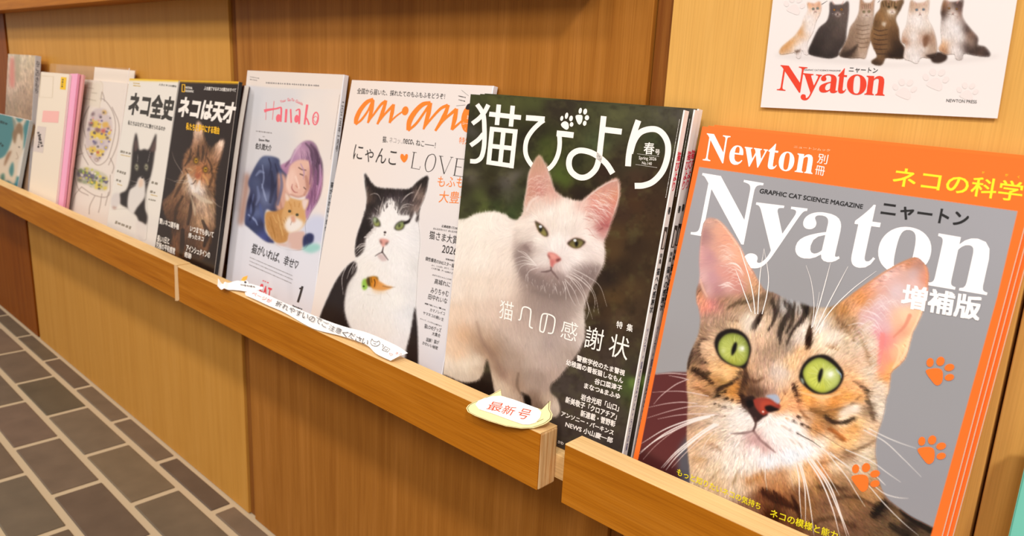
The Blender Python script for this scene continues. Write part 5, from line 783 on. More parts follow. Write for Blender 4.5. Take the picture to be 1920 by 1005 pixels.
# ---------------------------------------------------------------- large orange cat magazine (front copy and two behind)
def newton():
    r = thing('cat_magazine', 'large orange-framed magazine with a green-eyed tabby cat face, front copy', 'magazine', (0, 0, 0), 'orange tabby magazines')
    M = Mag(r, 12.5, -.020, (1317, 237), (1953, 301), (1188, 856), (1766, 1003), ZS + .0006, .0048)
    A = art_newton(); cov = M.cover(A, 640, 600, .3)
    k, o = 2.512, (1180, 220)
    L = M.letters(); words(L, o, k, [('𝐍𝐞𝐰𝐭𝐨𝐧', (345, 205), (862, 270), (366, 75)), ('別', (883, 215), (930, 222), (892, 170)), ('冊', (873, 268), (917, 277), (880, 225))], -.004)
    L.build('masthead_lettering', ink('#fdf6ee'), cov)
    L = M.letters(); words(L, o, k, [('ニュートンムック', (775, 144), (945, 162), (777, 133))]); L.build('small_lettering', ink('#ffdcae'), cov)
    L = M.letters(); words(L, o, k, [('ネコの科学', (1235, 324), (1845, 400), (1252, 230))], .012); words(L, o, k, [('が', (1660, 264), (1672, 266), (1662, 253)), ('が', (1770, 277), (1783, 279), (1772, 265)), ('く', (1828, 286), (1838, 288), (1830, 274))])
    L.build('yellow_lettering', ink('#ffe32e'), cov)
    L = M.letters(); words(L, o, k, [('𝐍', (287, 558), (575, 606), (345, 262)), ('𝐲', (530, 705), (773, 735), (597, 400)), ('𝐚', (772, 658), (985, 690), (824, 434)), ('𝐭', (1018, 700), (1147, 718), (1082, 402)), ('𝐨', (1150, 722), (1395, 757), (1200, 500)), ('𝐧', (1402, 790), (1684, 838), (1458, 540))], -.012)
    L.build('title_lettering', ink('#faf7f4'), cov)
    L = M.letters(); words(L, o, k, [('GRAPHIC CAT SCIENCE MAGAZINE', (612, 357), (1098, 432), (617, 335)), ('ニャートン', (1180, 466), (1590, 521), (1195, 393))], .022); L.build('black_lettering', ink('#2b2a2a'), cov)
    L = M.letters(4e-4); words(L, o, k, [('増補版', (1275, 895), (1648, 960), (1292, 782))], .03); L.build('edition_lettering', ink('#faf6f2'), cov)
    L = M.letters(4e-4); words(L, (1180, 560), 2.258, [('もっと知りたいネコの気持ち', (200, 746), (553, 895), (206, 716)), ('ネコの模様と能力', (595, 922), (880, 1022), (601, 888))], .012); L.build('caption_lettering', ink('#f0de26'), cov)
    for c in ((1290, 315), (1255, 648), (975, 765)):
        L = M.letters(4.2e-4); paw(L, aff((1180, 560), 2.258, c)[0], 1 / 2.258); L.build('paw_print', ink('#fb762b'), cov)
    L = M.letters(3.4e-4)
    for p, wd in A.whisk: L.pen(p, [wd * .9, wd, wd * .8, .5])
    L.build('whisker_print', ink('#f6f0ea'), cov)
    M.slab('page_block', .0004, .0043, PAPER, .0006, .0001); M.slab('back_cover', .0043, .0048, ink('#f0622a'))
    M.slab('cover_sheet', 3e-5, .0004, ink('#f26a28'))
    copy_tree(r, (.0016, .0053, .0006), 'second copy of the orange magazine, directly behind the front one'); copy_tree(r, (.0034, .0106, .0012), 'third copy of the orange magazine, nearest the wall')
newton()
def neko():
    r = thing('cat_magazine', 'dark green magazine with a sitting white cat, front copy of three', 'magazine', (0, 0, 0), 'white cat magazines')
    M = Mag(r, 8.4, -.031, (882.5, 176.5), (1283.5, 206.5), (832, 699), (1168.5, 847), ZS + .0006, .0056)
    cov = M.cover(art_neko(), 430, 560, .3)
    L = M.letters(); o, k = (870, 170), 5.585; P = lambda pts, wd: L.pen(aff(o, k, *pts), wd / k)
    P([(138, 143), (180, 205), (207, 270), (215, 400), (215, 520), (205, 620), (180, 700), (130, 738), (65, 738)], 47); P([(256, 148), (215, 225), (160, 290), (88, 346)], 46); P([(205, 452), (150, 515), (70, 574)], 47)
    L.pen(aff(o, k, (265, 245), (598, 282)), 50 / k, False); L.pen(aff(o, k, (366, 146), (346, 360)), 47 / k, False); L.pen(aff(o, k, (512, 158), (492, 376)), 47 / k, False)
    for a, b in (((297, 380), (258, 770)), ((540, 408), (497, 812)), ((272, 400), (562, 430)), ((238, 748), (520, 790)), ((285, 580), (525, 606)), ((416, 405), (378, 780))): L.pen(aff(o, k, a, b), 47 / k, False)
    P([(650, 284), (750, 291), (846, 299)], 56); P([(838, 310), (790, 345), (715, 420), (660, 510), (643, 610), (660, 700), (720, 790), (790, 838), (860, 835), (935, 770), (985, 670), (1003, 560), (998, 440)], 47)
    o, k = (1040, 180), 5.024; P([(20, 352), (100, 360), (179, 370)], 55)
    P([(463, 190), (448, 330), (432, 470), (418, 590), (385, 690), (310, 758), (230, 765), (160, 715), (135, 640), (155, 560), (225, 515), (320, 525), (410, 570), (490, 640), (548, 730)], 54); P([(472, 318), (550, 327), (633, 337)], 55)
    P([(790, 230), (755, 330), (720, 450), (700, 560), (692, 662)], 55); P([(712, 540), (745, 430), (800, 350), (880, 315), (965, 318), (1030, 370), (1068, 460), (1062, 580), (1015, 710), (930, 805), (840, 842), (755, 847)], 56)
    words(L, o, k, [('春', (838, 548), (938, 552), (844, 435)), ('号', (945, 553), (990, 558), (948, 500))], .01); words(L, o, k, [('Spring 2026', (793, 606), (958, 618), (795, 566)), ('No.140', (823, 644), (915, 652), (825, 616))])
    L.pen(aff(o, k, (778, 545), (985, 570)), .4, False); L.pen(aff(o, k, (763, 645), (967, 675)), .4, False)
    L.build('title_lettering', ink('#faf3e8'), cov)
    for c, pad, toes in (((100, 278), [(62, 262), (95, 238), (128, 255), (133, 300), (110, 318), (70, 290)], [(68, 211, 14, 24), (113, 186, 15, 30), (155, 212, 17, 27), (160, 268, 17, 22)]), ((232, 220), [(198, 190), (230, 178), (262, 188), (258, 240), (235, 270), (212, 245)], [(242, 140, 15, 28), (288, 147, 18, 28), (305, 205, 20, 24), (284, 257, 17, 24)])):
        L = M.letters(); L.shape(aff(o, k, *pad))
        for x, y, a, b in toes: L.oval(aff(o, k, (x, y))[0], a / k, b / k, 12)
        L.build('paw_print', ink('#faf3e8'), cov)
    L = M.letters(4e-4); L.fine(*aff(o, k, (1180, 220), (1048, 962)), 1.2, 3, .7); words(L, (1030, 560), 5.026, [('特', (632, 274), (690, 288), (640, 206)), ('集', (727, 302), (785, 316), (736, 232))], .012)
    Q = lambda pts, wd: L.pen(aff((820, 560), 4.187, *pts), wd / 4.187)
    words(L, (820, 560), 4.187, [('猫', (483, 152), (590, 180), (499, 4)), ('感', (966, 305), (1092, 345), (986, 158))], -.006)
    Q([(638, 165), (654, 160), (670, 80), (690, 65), (722, 75), (737, 100), (727, 205), (736, 225), (752, 232)], 11); Q([(868, 122), (852, 205), (838, 258), (822, 260), (808, 240), (822, 140), (845, 118), (900, 132), (926, 165), (912, 255), (897, 272), (870, 269)], 11)
    words(L, (1030, 560), 5.026, [('謝', (326, 456), (492, 500), (362, 252)), ('状', (552, 532), (735, 584), (590, 322))], -.004)
    L.build('headline_lettering', ink('#fbf4ea'), cov)
    L = M.letters(4e-4); words(L, (1030, 560), 5.026, [('警察学校のたま警視', (257, 584), (710, 730), (266, 528)), ('幼稚園の看板猫しなもん', (158, 624), (695, 802), (167, 568)), ('谷口菜津子', (425, 802), (684, 875), (434, 746)), ('まなつ&まふゆ', (328, 842), (666, 950), (336, 790))], .024)
    words(L, (840, 700), 3.865, [('岩合光昭「山口」', (962, 192), (1238, 277), (970, 145)), ('新美敬子「クロアチア」', (850, 212), (1222, 337), (858, 165)), ('新連載・菅野彰', (960, 310), (1212, 392), (967, 262)), ('アンソニー・パーキンス', (818, 307), (1198, 449), (828, 272)), ('NEWS 小山慶一郎', (850, 387), (1192, 509), (858, 345)), ('かわ', (797, 505), (838, 520), (800, 482))], .024)
    L.build('names_lettering', ink('#f4ece2'), cov)
    M.slab('page_block', .0004, .0052, PAPER, .0006, .0003); M.slab('back_cover', .0052, .0056, ink('#3a2f24')); sp = M.spine(WHITE)
    M.spine_text([('猫びより', .105, .21, '#e0304a', .8), ('春', .25, .272, '#2a2a2a', .6), ('特集', .375, .405, '#55504c', .55), ('猫への感謝状', .415, .54, '#2b2a2c', .72), ('ツシマ・猫のちょっと・うちの猫', .58, .93, '#8a84a0', .4)], sp)
    q = lambda f, sx: M.pl.at(M.tr + (M.br - M.tr) * f + [5e-4, 0], -M.t * sx)[0]
    mesh_np('spine_picture', [q(.305, .12), q(.305, .9), q(.365, .9), q(.365, .12)], [(0, 1, 2, 3)], ink('#4a4038'), sp); mesh_np('spine_cat', [q(.315, .3) + [2e-4, 0, 0], q(.32, .7) + [2e-4, 0, 0], q(.345, .75) + [2e-4, 0, 0], q(.362, .65) + [2e-4, 0, 0], q(.362, .3) + [2e-4, 0, 0]], [(0, 1, 2, 3, 4)], ink('#d9cec4'), sp)
    copy_tree(r, (.0025, .0092, .0005), 'second copy of the white cat magazine, its white spine showing beside the front one'); copy_tree(r, (.0015, .0158, .001), 'third copy of the white cat magazine, nearest the wall in its stack')
neko()
def anan():
    r = thing('cat_magazine', 'pale grey magazine with a black and white cat wearing an orange collar', 'magazine')
    M = Mag(r, 11, -.007, (660, 150), (925.5, 161), (588, 560), (829, 700), ZS + .0006, .0052)
    cov = M.cover(art_anan(), 330, 480, .3); o, k = (640, 150), 4.188
    L = M.letters(); words(L, o, k, [('全国から届いた、採れたてのもふもふをどうぞ！', (122, 108), (812, 152), (127, 62))], .008); words(L, o, k, [('猫、', (322, 490), (362, 494), (328, 440)), ('neco、', (484, 503), (570, 512), (490, 460)), ('ねこ――！', (585, 515), (738, 537), (590, 468))], .004); words(L, o, k, [('にゃんこ', (90, 626), (426, 678), (108, 502))], -.006)
    S2 = lambda pts, wd: L.pen(aff(o, k, *pts), [x / k for x in np.atleast_1d(wd)], False)
    for pts, wd in (([(572, 570), (553, 692)], 7), ([(560, 566), (592, 570)], 4), ([(546, 690), (614, 702), (620, 678)], 4), ([(778, 597), (808, 738)], 8), ([(808, 738), (868, 606)], 3), ([(768, 596), (800, 600)], 4), ([(856, 606), (880, 608)], 4), ([(910, 618), (888, 750)], 8), ([(898, 616), (974, 624), (970, 648)], 4), ([(900, 680), (945, 686)], 4), ([(878, 748), (955, 760), (962, 735)], 4)): S2(pts, wd)
    L.pen(aff(o, k, (712, 582), (682, 600), (660, 660), (668, 712), (695, 718), (725, 690), (742, 625), (730, 588), (708, 582)), [1, 1.6, 1.8, 1.2, .9, 1.4, 1.8, 1.3, .9])
    words(L, (780, 400), 3.59, [('応募総数1万2000', (172, 94), (287, 112), (175, 76)), ('みんなかわいい！みんな大好き', (115, 109), (290, 136), (118, 94)), ('猫さま大賞', (88, 172), (279, 210), (95, 115)), ('2026', (172, 264), (272, 282), (181, 212)), ('話題沸騰中!', (200, 313), (263, 327), (202, 301)), ('個性爆発のSNSスター猫', (62, 316), (255, 367), (67, 290)), ('みく、じんぱち、ほたて、シナ', (105, 354), (252, 384), (107, 343)), ('こいまり部、チーム0ゆナゴ', (103, 373), (245, 410), (106, 360)), ('みのりのにゃんこLOVE', (110, 419), (238, 453), (112, 408)), ('高城れに', (122, 474), (228, 499), (129, 438)), ('みりちゃむ', (97, 537), (217, 563), (104, 497)), ('田中れいな', (80, 577), (208, 610), (87, 540)), ('連載で猫にゃんこ♥LOVE', (58, 612), (198, 656), (60, 600)), ('カマノレイコ', (93, 659), (192, 687), (97, 638)), ('ヤマネコの飼い主', (47, 680), (185, 727), (51, 657)), ('キャップ、バッグからお菓子まで', (27, 713), (172, 766), (30, 703)), ('猫LOVEグッズ', (55, 772), (168, 804), (60, 742)), ('大集合', (107, 820), (162, 837), (112, 795)), ('図解！猫が', (68, 862), (153, 884), (73, 835)), ('かわいい秘密', (42, 882), (145, 920), (47, 858))], .006)
    L.fine(*aff(o, k, (920, 125), (985, 140)), 2, 3); L.fine(*aff(o, k, (922, 155), (975, 168)), 2, 4); S2([(945, 80), (1000, 125)], 2); S2([(903, 203), (975, 196)], 2)
    L.build('black_lettering', ink('#383330'), cov)
    L = M.letters(); words(L, o, k, [('ネコッ、', (375, 493), (475, 503), (380, 448))]); L.build('grey_lettering', ink('#a8a09a'), cov)
    L = M.letters(); S = lambda pts, wd: L.pen(aff(o, k, *pts), [x / k for x in wd])
    S([(252, 150), (200, 175), (150, 235), (120, 300), (112, 345)], [24, 32, 34, 36, 26]); S([(112, 350), (160, 310), (210, 240), (250, 160)], [16, 18, 16, 24]); S([(248, 155), (238, 230), (222, 300), (208, 338)], [28, 32, 26, 14]); S([(205, 336), (255, 270), (310, 195), (350, 165)], [12, 16, 20, 24]); S([(352, 160), (325, 250), (283, 348)], [22, 30, 16]); S([(283, 345), (345, 265), (412, 195)], [10, 16, 24]); S([(412, 190), (398, 260), (380, 338)], [22, 30, 18]); S([(380, 332), (430, 285), (485, 245)], [14, 12, 12]); L.oval(aff(o, k, (502, 242))[0], 26 / k, 36 / k, 15)
    S([(702, 178), (640, 192), (580, 250), (538, 320), (525, 395)], [26, 34, 38, 42, 30]); S([(525, 398), (590, 340), (655, 250), (704, 180)], [18, 20, 18, 26]); S([(700, 178), (685, 260), (665, 330), (645, 388)], [30, 36, 30, 14]); S([(643, 386), (705, 305), (780, 225), (838, 198)], [12, 18, 22, 26]); S([(842, 195), (805, 290), (738, 400)], [24, 36, 18]); S([(738, 398), (810, 310), (905, 228)], [12, 18, 26]); S([(906, 225), (892, 300), (868, 392)], [26, 36, 22]); S([(868, 390), (920, 345), (965, 305)], [20, 16, 14])
    L.oval(aff(o, k, (1000, 305))[0], 58 / k, 108 / k, 8)
    words(L, o, k, [('特別', (920, 497), (1012, 512), (930, 445)), ('もふも', (752, 836), (958, 845), (762, 755)), ('大豊作', (763, 962), (1005, 975), (774, 868))]); L.shape(aff(o, k, (492, 648), (465, 612), (470, 582), (488, 584), (496, 596), (508, 582), (523, 588), (518, 622)))
    L.build('orange_lettering', ink('#f6832c'), cov)
    L = M.letters(2.2e-4); words(L, o, k, [('シー', (950, 350), (1000, 356), (955, 328)), ('(', (972, 395), (976, 397), (974, 372)), ('主', (985, 305), (1003, 308), (988, 275))]); L.build('badge_lettering', ink('#fbeee0'), cov)
    L = M.letters(2.2e-4); L.shape(aff(o, k, (980, 230), (985, 200), (1005, 185), (1030, 190), (1030, 230))); L.build('badge_cat', ink('#2c2422'), cov)
    M.slab('page_block', .0004, .0048, PAPER, .0006, .0003); M.slab('back_cover', .0048, .0052, WHITE); M.spine(mat('cool_white_cover', '#eef0f4', .25))
anan()
def hanako():
    r = thing('cat_magazine', 'light grey magazine with a pink-haired person cuddling a ginger cat', 'magazine')
    M = Mag(r, 10, -.007, (464, 132), (645.5, 140), (424, 520), (585, 590), ZS + .0006, .0056)
    cov = M.cover(art_hanako(), 220, 460, .28, pic='person_and_cat_picture'); o, k = (450, 130), 5.91
    L = M.letters(); S = lambda pts, wd: L.pen(aff(o, k, *pts), [x / k for x in np.atleast_1d(wd)])
    S([(292, 365), (286, 560)], 5); S([(378, 350), (360, 560)], 6); S([(268, 462), (320, 448), (430, 432)], [34, 26, 14]); S([(400, 436), (440, 424), (458, 440), (452, 582)], [14, 16, 20, 18]); L.oval(aff(o, k, (425, 540))[0], 26 / k, 44 / k, 8); S([(515, 440), (505, 588)], 24); S([(562, 440), (568, 592)], 18); S([(618, 462), (645, 444), (662, 462), (655, 606)], [10, 14, 20, 20]); L.oval(aff(o, k, (628, 548))[0], 25 / k, 44 / k, 8); S([(746, 390), (715, 612)], [26, 18]); S([(728, 530), (748, 560), (766, 615)], [14, 16, 18])
    t = np.linspace(0, 2 * math.pi, 15); S([(838 + 30 * math.cos(a) + 6 * math.sin(-a), 545 + 68 * math.sin(a)) for a in t], 14); S([(815, 540), (838, 520), (860, 545), (838, 590), (818, 560)], 6)
    words(L, o, k, [('Your', (448, 374), (512, 356), (442, 345)), ('Go-To', (524, 352), (602, 356), (526, 318)), ('Guide', (612, 362), (692, 402), (624, 332))], .01)
    L.build('pink_lettering', ink('#e96a76'), cov)
    L = M.letters(); words(L, (420, 430), 5.91, [('C', (388, 702), (425, 712), (402, 598)), ('A', (432, 715), (470, 728), (446, 620)), ('T', (478, 730), (520, 745), (492, 640))], .05); L.fine(*aff((420, 430), 5.91, (430, 568), (512, 600)), 3, 9, .6); L.build('red_lettering', ink('#e2525c'), cov)
    L = M.letters(3e-4); words(L, o, k, [('佐久間大介', (168, 882), (345, 908), (178, 812)), ('Snow Man', (208, 793), (326, 805), (211, 765))], .012)
    L.build('black_lettering', ink('#3c3838'), cov); L = M.letters(3e-4)
    for a, b, wd, sd in (((115, 82), (215, 100), 2, 1), ((112, 110), (200, 124), 2, 2), ((290, 148), (895, 182), 3.6, 3), ((180, 683), (360, 706), 3, 4), ((255, 745), (285, 747), 2, 6), ((1108, 275), (1005, 1000), 1, 7)): L.fine(*aff(o, k, a, b), wd * .8, sd, .55)
    for i, (a, b) in enumerate((((290, 310), (770, 518)), ((285, 350), (765, 558)), ((280, 390), (755, 600)))): L.fine(*aff((420, 430), 5.91, a, b), 1.6, 20 + i, .6)
    L.build('small_print', ink('#8f8986'), cov); L = M.letters(3e-4)
    words(L, (420, 430), 5.91, [('猫がいれば、幸せ♡', (298, 258), (808, 452), (326, 150))], .008)
    words(L, (420, 430), 5.91, [('January', (755, 858), (868, 900), (760, 832))], .03)
    L.pen(aff((420, 430), 5.91, (872, 630), (850, 710), (820, 808)), 24 / 5.91); L.pen(aff((420, 430), 5.91, (872, 638), (855, 652), (836, 656)), 16 / 5.91)
    L.build('black_lettering', ink('#3c3838'), cov)
    M.slab('page_block', .0004, .0052, PAPER, .0006, .0003); M.slab('back_cover', .0052, .0056, WHITE); sp = M.spine(mat('cool_white_cover', '#eef0f4', .25))
    M.spine_text([('二〇二五年一月号', .1, .3, '#6a6668', .5), ('猫がいれば、幸せ', .42, .62, '#4a4a4c', .6)], sp)
hanako()
def natwhite():
    r = thing('cat_magazine', 'white slim magazine with yellow top edge and a black and white kitten', 'magazine')
    M = Mag(r, 10.5, -.028, (243, 147), (335, 150.5), (200, 425), (291, 462), ZS + .0006, .008)
    cov = M.cover(art_natwhite(), 120, 320, .35); o, k = (0, 80), 3.1417
    L = M.letters(); words(L, o, k, [('ネコ全史', (748, 428), (1014, 462), (772, 285))], .045); words(L, o, k, [('私たちはなぜネコに魅せられるのか', (752, 484), (972, 522), (756, 456)), ('人生とネコの歴史', (935, 252), (1040, 264), (937, 240))], .015)
    L.build('black_lettering', ink('#38322a'), cov); L = M.letters()
    for a, b, wd, sd in (((710, 640), (775, 655), 4.5, 2), ((690, 755), (752, 775), 5, 3), ((685, 808), (722, 820), 6, 4), ((893, 822), (930, 832), 5, 5), ((885, 876), (935, 890), 5, 6), ((875, 922), (920, 932), 4, 7)): L.fine(*aff(o, k, a, b), wd, sd, .3)
    L.fine(*aff((190, 240), 4.567, (120, 805), (270, 862)), 6, 8, .3); L.build('small_print', ink('#8d8474'), cov)
    L = M.letters(); L.fine(*aff(o, k, (785, 238), (825, 242)), 2.4, 9, .1); L.fine(*aff(o, k, (785, 252), (832, 257)), 2.4, 10, .1)
    for a, b, sd in (((712, 660), (770, 672), 1), ((692, 832), (720, 842), 2), ((888, 895), (930, 905), 3)): L.fine(*aff(o, k, a, b), 1.6, sd, .1)
    L.build('gold_lettering', ink('#cfae5c'), cov)
    M.slab('page_block', .0004, .0076, PAPER, .0006, .0003); M.slab('back_cover', .0076, .008, WHITE)
def natblack():
    r = thing('cat_magazine', 'black slim magazine with yellow top edge and a long-haired tabby', 'magazine')
    M = Mag(r, 10.5, -.028, (337.5, 150.5), (448.5, 153), (291, 462), (402.5, 512), ZS + .0006, .0045)
    cov = M.cover(art_natblack(), 150, 360, .25); o, k = (0, 80), 3.1417
    L = M.letters(4e-4); words(L, o, k, [('ネコは天才', (1043, 438), (1374, 480), (1068, 312))], .045); words(L, o, k, [('人を魅了するネコの能力のすべて', (1203, 280), (1390, 291), (1206, 258)), ('NATIONAL', (1094, 271), (1135, 275), (1095, 257)), ('GEOGRAPHIC', (1092, 290), (1142, 295), (1093, 277))], .02)
    words(L, (285, 230), 3.465, [('賢いネコ選手権', (50, 657), (175, 697), (53, 618)), ('いつまでも歩いて', (248, 707), (400, 750), (252, 665)), ('帰ったネコ', (236, 747), (335, 774), (241, 714)), ('長い1日と', (33, 772), (113, 792), (37, 730)), ('究極の平和感覚', (27, 812), (150, 857), (31, 770)), ('アインシュタインの', (222, 832), (376, 882), (227, 790)), ('奇跡', (211, 872), (256, 888), (215, 835))], .02)
    L.build('white_lettering', ink('#f1e9dd'), cov)
    L = M.letters(4e-4); words(L, o, k, [('私たちを夢中にする理由', (1096, 514), (1292, 541), (1100, 470))], .03)
    for a, b in (((1073, 247), (1092, 248)), ((1074, 289), (1090, 290)), ((1075, 246), (1074, 291)), ((1091, 246), (1089, 291))): L.pen(aff(o, k, a, b), 1.3, False)
    L.build('yellow_lettering', ink('#f2b81c'), cov)
    L = M.letters(1.5e-4); p = M.grid(np.array([.997, .997]), np.array([0., 1.])); x, y = project(M.pl.at(p)); L.pen(list(zip(x, y)), 1, False); L.build('cover_edge', ink('#9a8e84'), cov)
    M.slab('page_block', .0004, .0041, mat('black_cover', '#17100d', .3), .0003, -.0002); M.slab('back_cover', .0041, .0045, mat('black_cover', '#17100d', .3))
natwhite(); natblack()
def bent():
    """a soft magazine behind the black one: it sags, so its white pages bow out beside it"""
    r = thing('magazine', 'sagging magazine behind the black one, its bowed white page edges showing', 'magazine')
    pl = lean(10.5, -.0186, (455, 160)); x1 = pl.on([(449, 160)])[0][0]; n = 24; H = .262; prof = []
    for i in range(n + 1):
        f = i / n; prof.append((f * H, .0085 * math.sin(math.pi * min(1, f * 1.05)) * f - .004 * f, .0035 * math.sin(math.pi * f)))
    for nm, o0, o1, m, xi in (('front_cover', 0, .0005, mat('maroon_cover', '#5e3a34', .25), .0012), ('page_block', .0006, .0062, PAPER, .0003), ('back_cover', .0063, .0068, mat('maroon_cover', '#5e3a34', .25), 0)):
        V, F = [], []
        for b, dx, bow in prof:
            xr = x1 + .0135 + dx - xi
            for xx, off in ((x1 - .16, -o0), (x1 + .0066, -o0), (xr, -o0 + bow), (xr, -o1 + bow), (x1 + .0066, -o1), (x1 - .16, -o1)): V.append(pl.at([xx, b], off)[0])
        for i in range(n): F += [(6 * i + j, 6 * i + 6 + j, 6 * i + 6 + (j + 1) % 6, 6 * i + (j + 1) % 6) for j in range(6)]
        F += [tuple(range(6)), tuple(6 * n + j for j in range(5, -1, -1))]; mesh_np(nm, V, F, m, r, solid=True)
bent()
# ---------------------------------------------------------------- left end: colouring book in its sleeve, booklets, picture books
def left():
    r = thing('colouring_book', 'cream sheet with a line-drawn cat and colourful flower patterns in a clear sleeve', 'book')
    M = Mag(r, 10, -.0145, (150, 148), (229, 158), (122, 385), (202, 424), ZS + .0006, .004)
    M.tl, M.tr = M.pl.on([(150, 148)])[0], M.pl.on([(238, 156)])[0]
    cov = M.cover(art_colour(), 110, 280, .4); M.slab('page_block', .0004, .004, PAPER, .0005)
    s = thing('clear_sleeve', 'clear plastic sleeve around the colouring sheet, edge sticking out above it', 'folder')
    P = lean(10, -.0160, (170, 125)); q = P.on([(95, 119), (243.5, 128), (203, 424), (60, 362)])
    pm = bpy.data.materials.new('clear_plastic'); pm.use_nodes = True; nt = pm.node_tree; N = nt.nodes.new; mx = N('ShaderNodeMixShader'); tr = N('ShaderNodeBsdfTransparent'); b = nt.nodes['Principled BSDF']; b.inputs['Base Color'].default_value = srgb('#e6d8cc'); b.inputs['Roughness'].default_value = .25
    fr = N('ShaderNodeFresnel'); fr.inputs['IOR'].default_value = 1.4; ma = N('ShaderNodeMath'); ma.operation = 'MULTIPLY'; ma.inputs[0].default_value = .06; ma.inputs[1].default_value = 1; nt.links.new(ma.outputs['Value'], mx.inputs['Fac']); nt.links.new(tr.outputs['BSDF'], mx.inputs[1]); nt.links.new(b.outputs['BSDF'], mx.inputs[2]); nt.links.new(mx.outputs['Shader'], nt.nodes['Material Output'].inputs['Surface'])
    H = (P.p0[2] - ZS - .0006) / math.cos(math.radians(10)); q[2] = q[1] + (q[2] - q[1]) * (H - q[1][1]) / (q[2][1] - q[1][1]); q[3] = q[0] + (q[3] - q[0]) * (H - q[0][1]) / (q[3][1] - q[0][1])
    q0 = q.copy(); q0[0][0] = q[0][0]; 
    prism('front_film', P.at(q, .0004), P.n, .0001, pm, s); prism('back_film', P.at(q, -.0102), P.n, .0001, pm, s)
    e = np.array([q[1], q[2], q[2] - [.003, 0], q[1] - [.003, 0]]); prism('welded_edge', P.at(e, .0002), P.n, .0002, mat('weld', '#efe4dc', .3), s)
    sh = np.array([q[0] * .47 + q[1] * .53, q[1] - [.005, -.002], q[1] + [-.005, .1], q[0] * .47 + q[1] * .53 + [0, .1]]); prism('paper_insert', P.at(sh, -.0098), P.n, .0002, mat('cream_paper', '#eadcca', .6), s)
    # cream booklet
    r = thing('booklet', 'cream booklet with a pink stripe and a yellow square sticker', 'booklet')
    M = Mag(r, 9, -.037, (77, 134.5), (130, 139), (55, 352), (105, 378), ZS + .0006, .004); cr = mat('cream_card', '#ecdcc4', .55)
    M.slab('cover', 0, .0005, cr); M.slab('page_block', .0006, .004, PAPER, .0004); cv = r.children[0]; o, k = (0, 90), 5.585
    for nm, q, c in (('yellow_sticker', [(640, 303), (698, 308), (688, 438), (628, 432)], '#f0c01e'), ('pink_stripe', [(452, 655), (622, 662), (610, 784), (438, 775)], '#f2b6aa'), ('printed_panel', [(395, 815), (485, 828), (450, 1100), (345, 1080)], '#d8c8bc')):
        L = M.letters(1.5e-4); L.shape(aff(o, k, *q), False); L.build(nm, ink(c, .5), cv)
    L = M.letters(2.5e-4); L.fine(*aff(o, k, (400, 880), (450, 1060)), 5, 3, .3); L.fine(*aff(o, k, (425, 900), (400, 1060)), 4, 4, .4); L.fine(*aff(o, k, (660, 325), (650, 420)), 3, 5, .4); L.build('dark_marks', ink('#4c423e', .5), cv)
    L = M.letters(2e-4); L.pen(aff(o, k, (430, 290), (560, 300), (548, 520), (412, 515), (430, 290)), .5, False); L.build('printed_frame', ink('#cdb88e', .5), cv)
    # two pink booklets beside it
    for i, (a, b, c, d, col, yt, lb, t) in enumerate((((131.5, 138.5), (146, 138), (105.5, 380), (118.5, 386), '#f2a8c4', -.0325, 'thin bright pink booklet with a violet edge, beside the cream booklet', .004), ((147, 139), (157, 140.5), (119.5, 386), (126, 390), '#dd9c98', -.0275, 'thin dusty pink booklet next to the colouring sheet', .003))):
        r = thing('booklet', lb, 'booklet'); M = Mag(r, 9, yt, a, b, c, d, ZS + .0006, t); M.slab('cover', 0, .0005, mat('booklet_%d' % i, col, .4)); M.slab('page_block', .0006, t, mat('booklet_%d' % i, col, .4), .0004)
        if i == 0: L = M.letters(1.2e-4); L.pen([(131.8, 140), (118, 265), (105.8, 379)], 2.0, False); L.build('violet_edge', ink('#8a78a8', .5), r.children[0])
    # picture book with fur photograph, teal picture book in front
    r = thing('picture_book', 'tan photo book with soft brown fur on its cover, at the far left', 'book')
    M = Mag(r, 8, -.022, (15.5, 101), (66.5, 104), (10, 205), (60, 222), ZS + .0006, .010); M.cover(art_fur(), 70, 260, .35, pic='fur_picture'); M.slab('page_block', .0004, .0096, PAPER, .0006, .0003); M.slab('back_cover', .0096, .010, WHITE)
    sp = M.spine(mat('grey_spine', '#cfd2d6', .35)); M.spine_text([('ねこのきもち', .03, .26, '#6a6c74', .6)], sp)
    r = thing('picture_book', 'teal picture book with a painted big-eared animal, leaning at the left frame edge', 'book')
    M = Mag(r, 9, -.050, (-35, 206), (55.5, 226), (-50, 320), (32, 354), ZS + .0006, .007); cov = M.cover(art_teal(), 90, 150, .35, pic='animal_picture')
    L = M.letters(); L.fine(*aff((0, 90), 5.585, (0, 770), (85, 800)), 5, 2, .2); L.fine(*aff((0, 240), 5.023, (0, 140), (45, 190)), 5, 3, .3); L.build('dark_lettering', ink('#2f4a48', .5), cov)
    M.slab('page_block', .0004, .0066, PAPER, .0006, .0003); M.slab('back_cover', .0066, .007, WHITE); M.spine(mat('pale_teal_spine', '#d5dfe0', .35))
left()
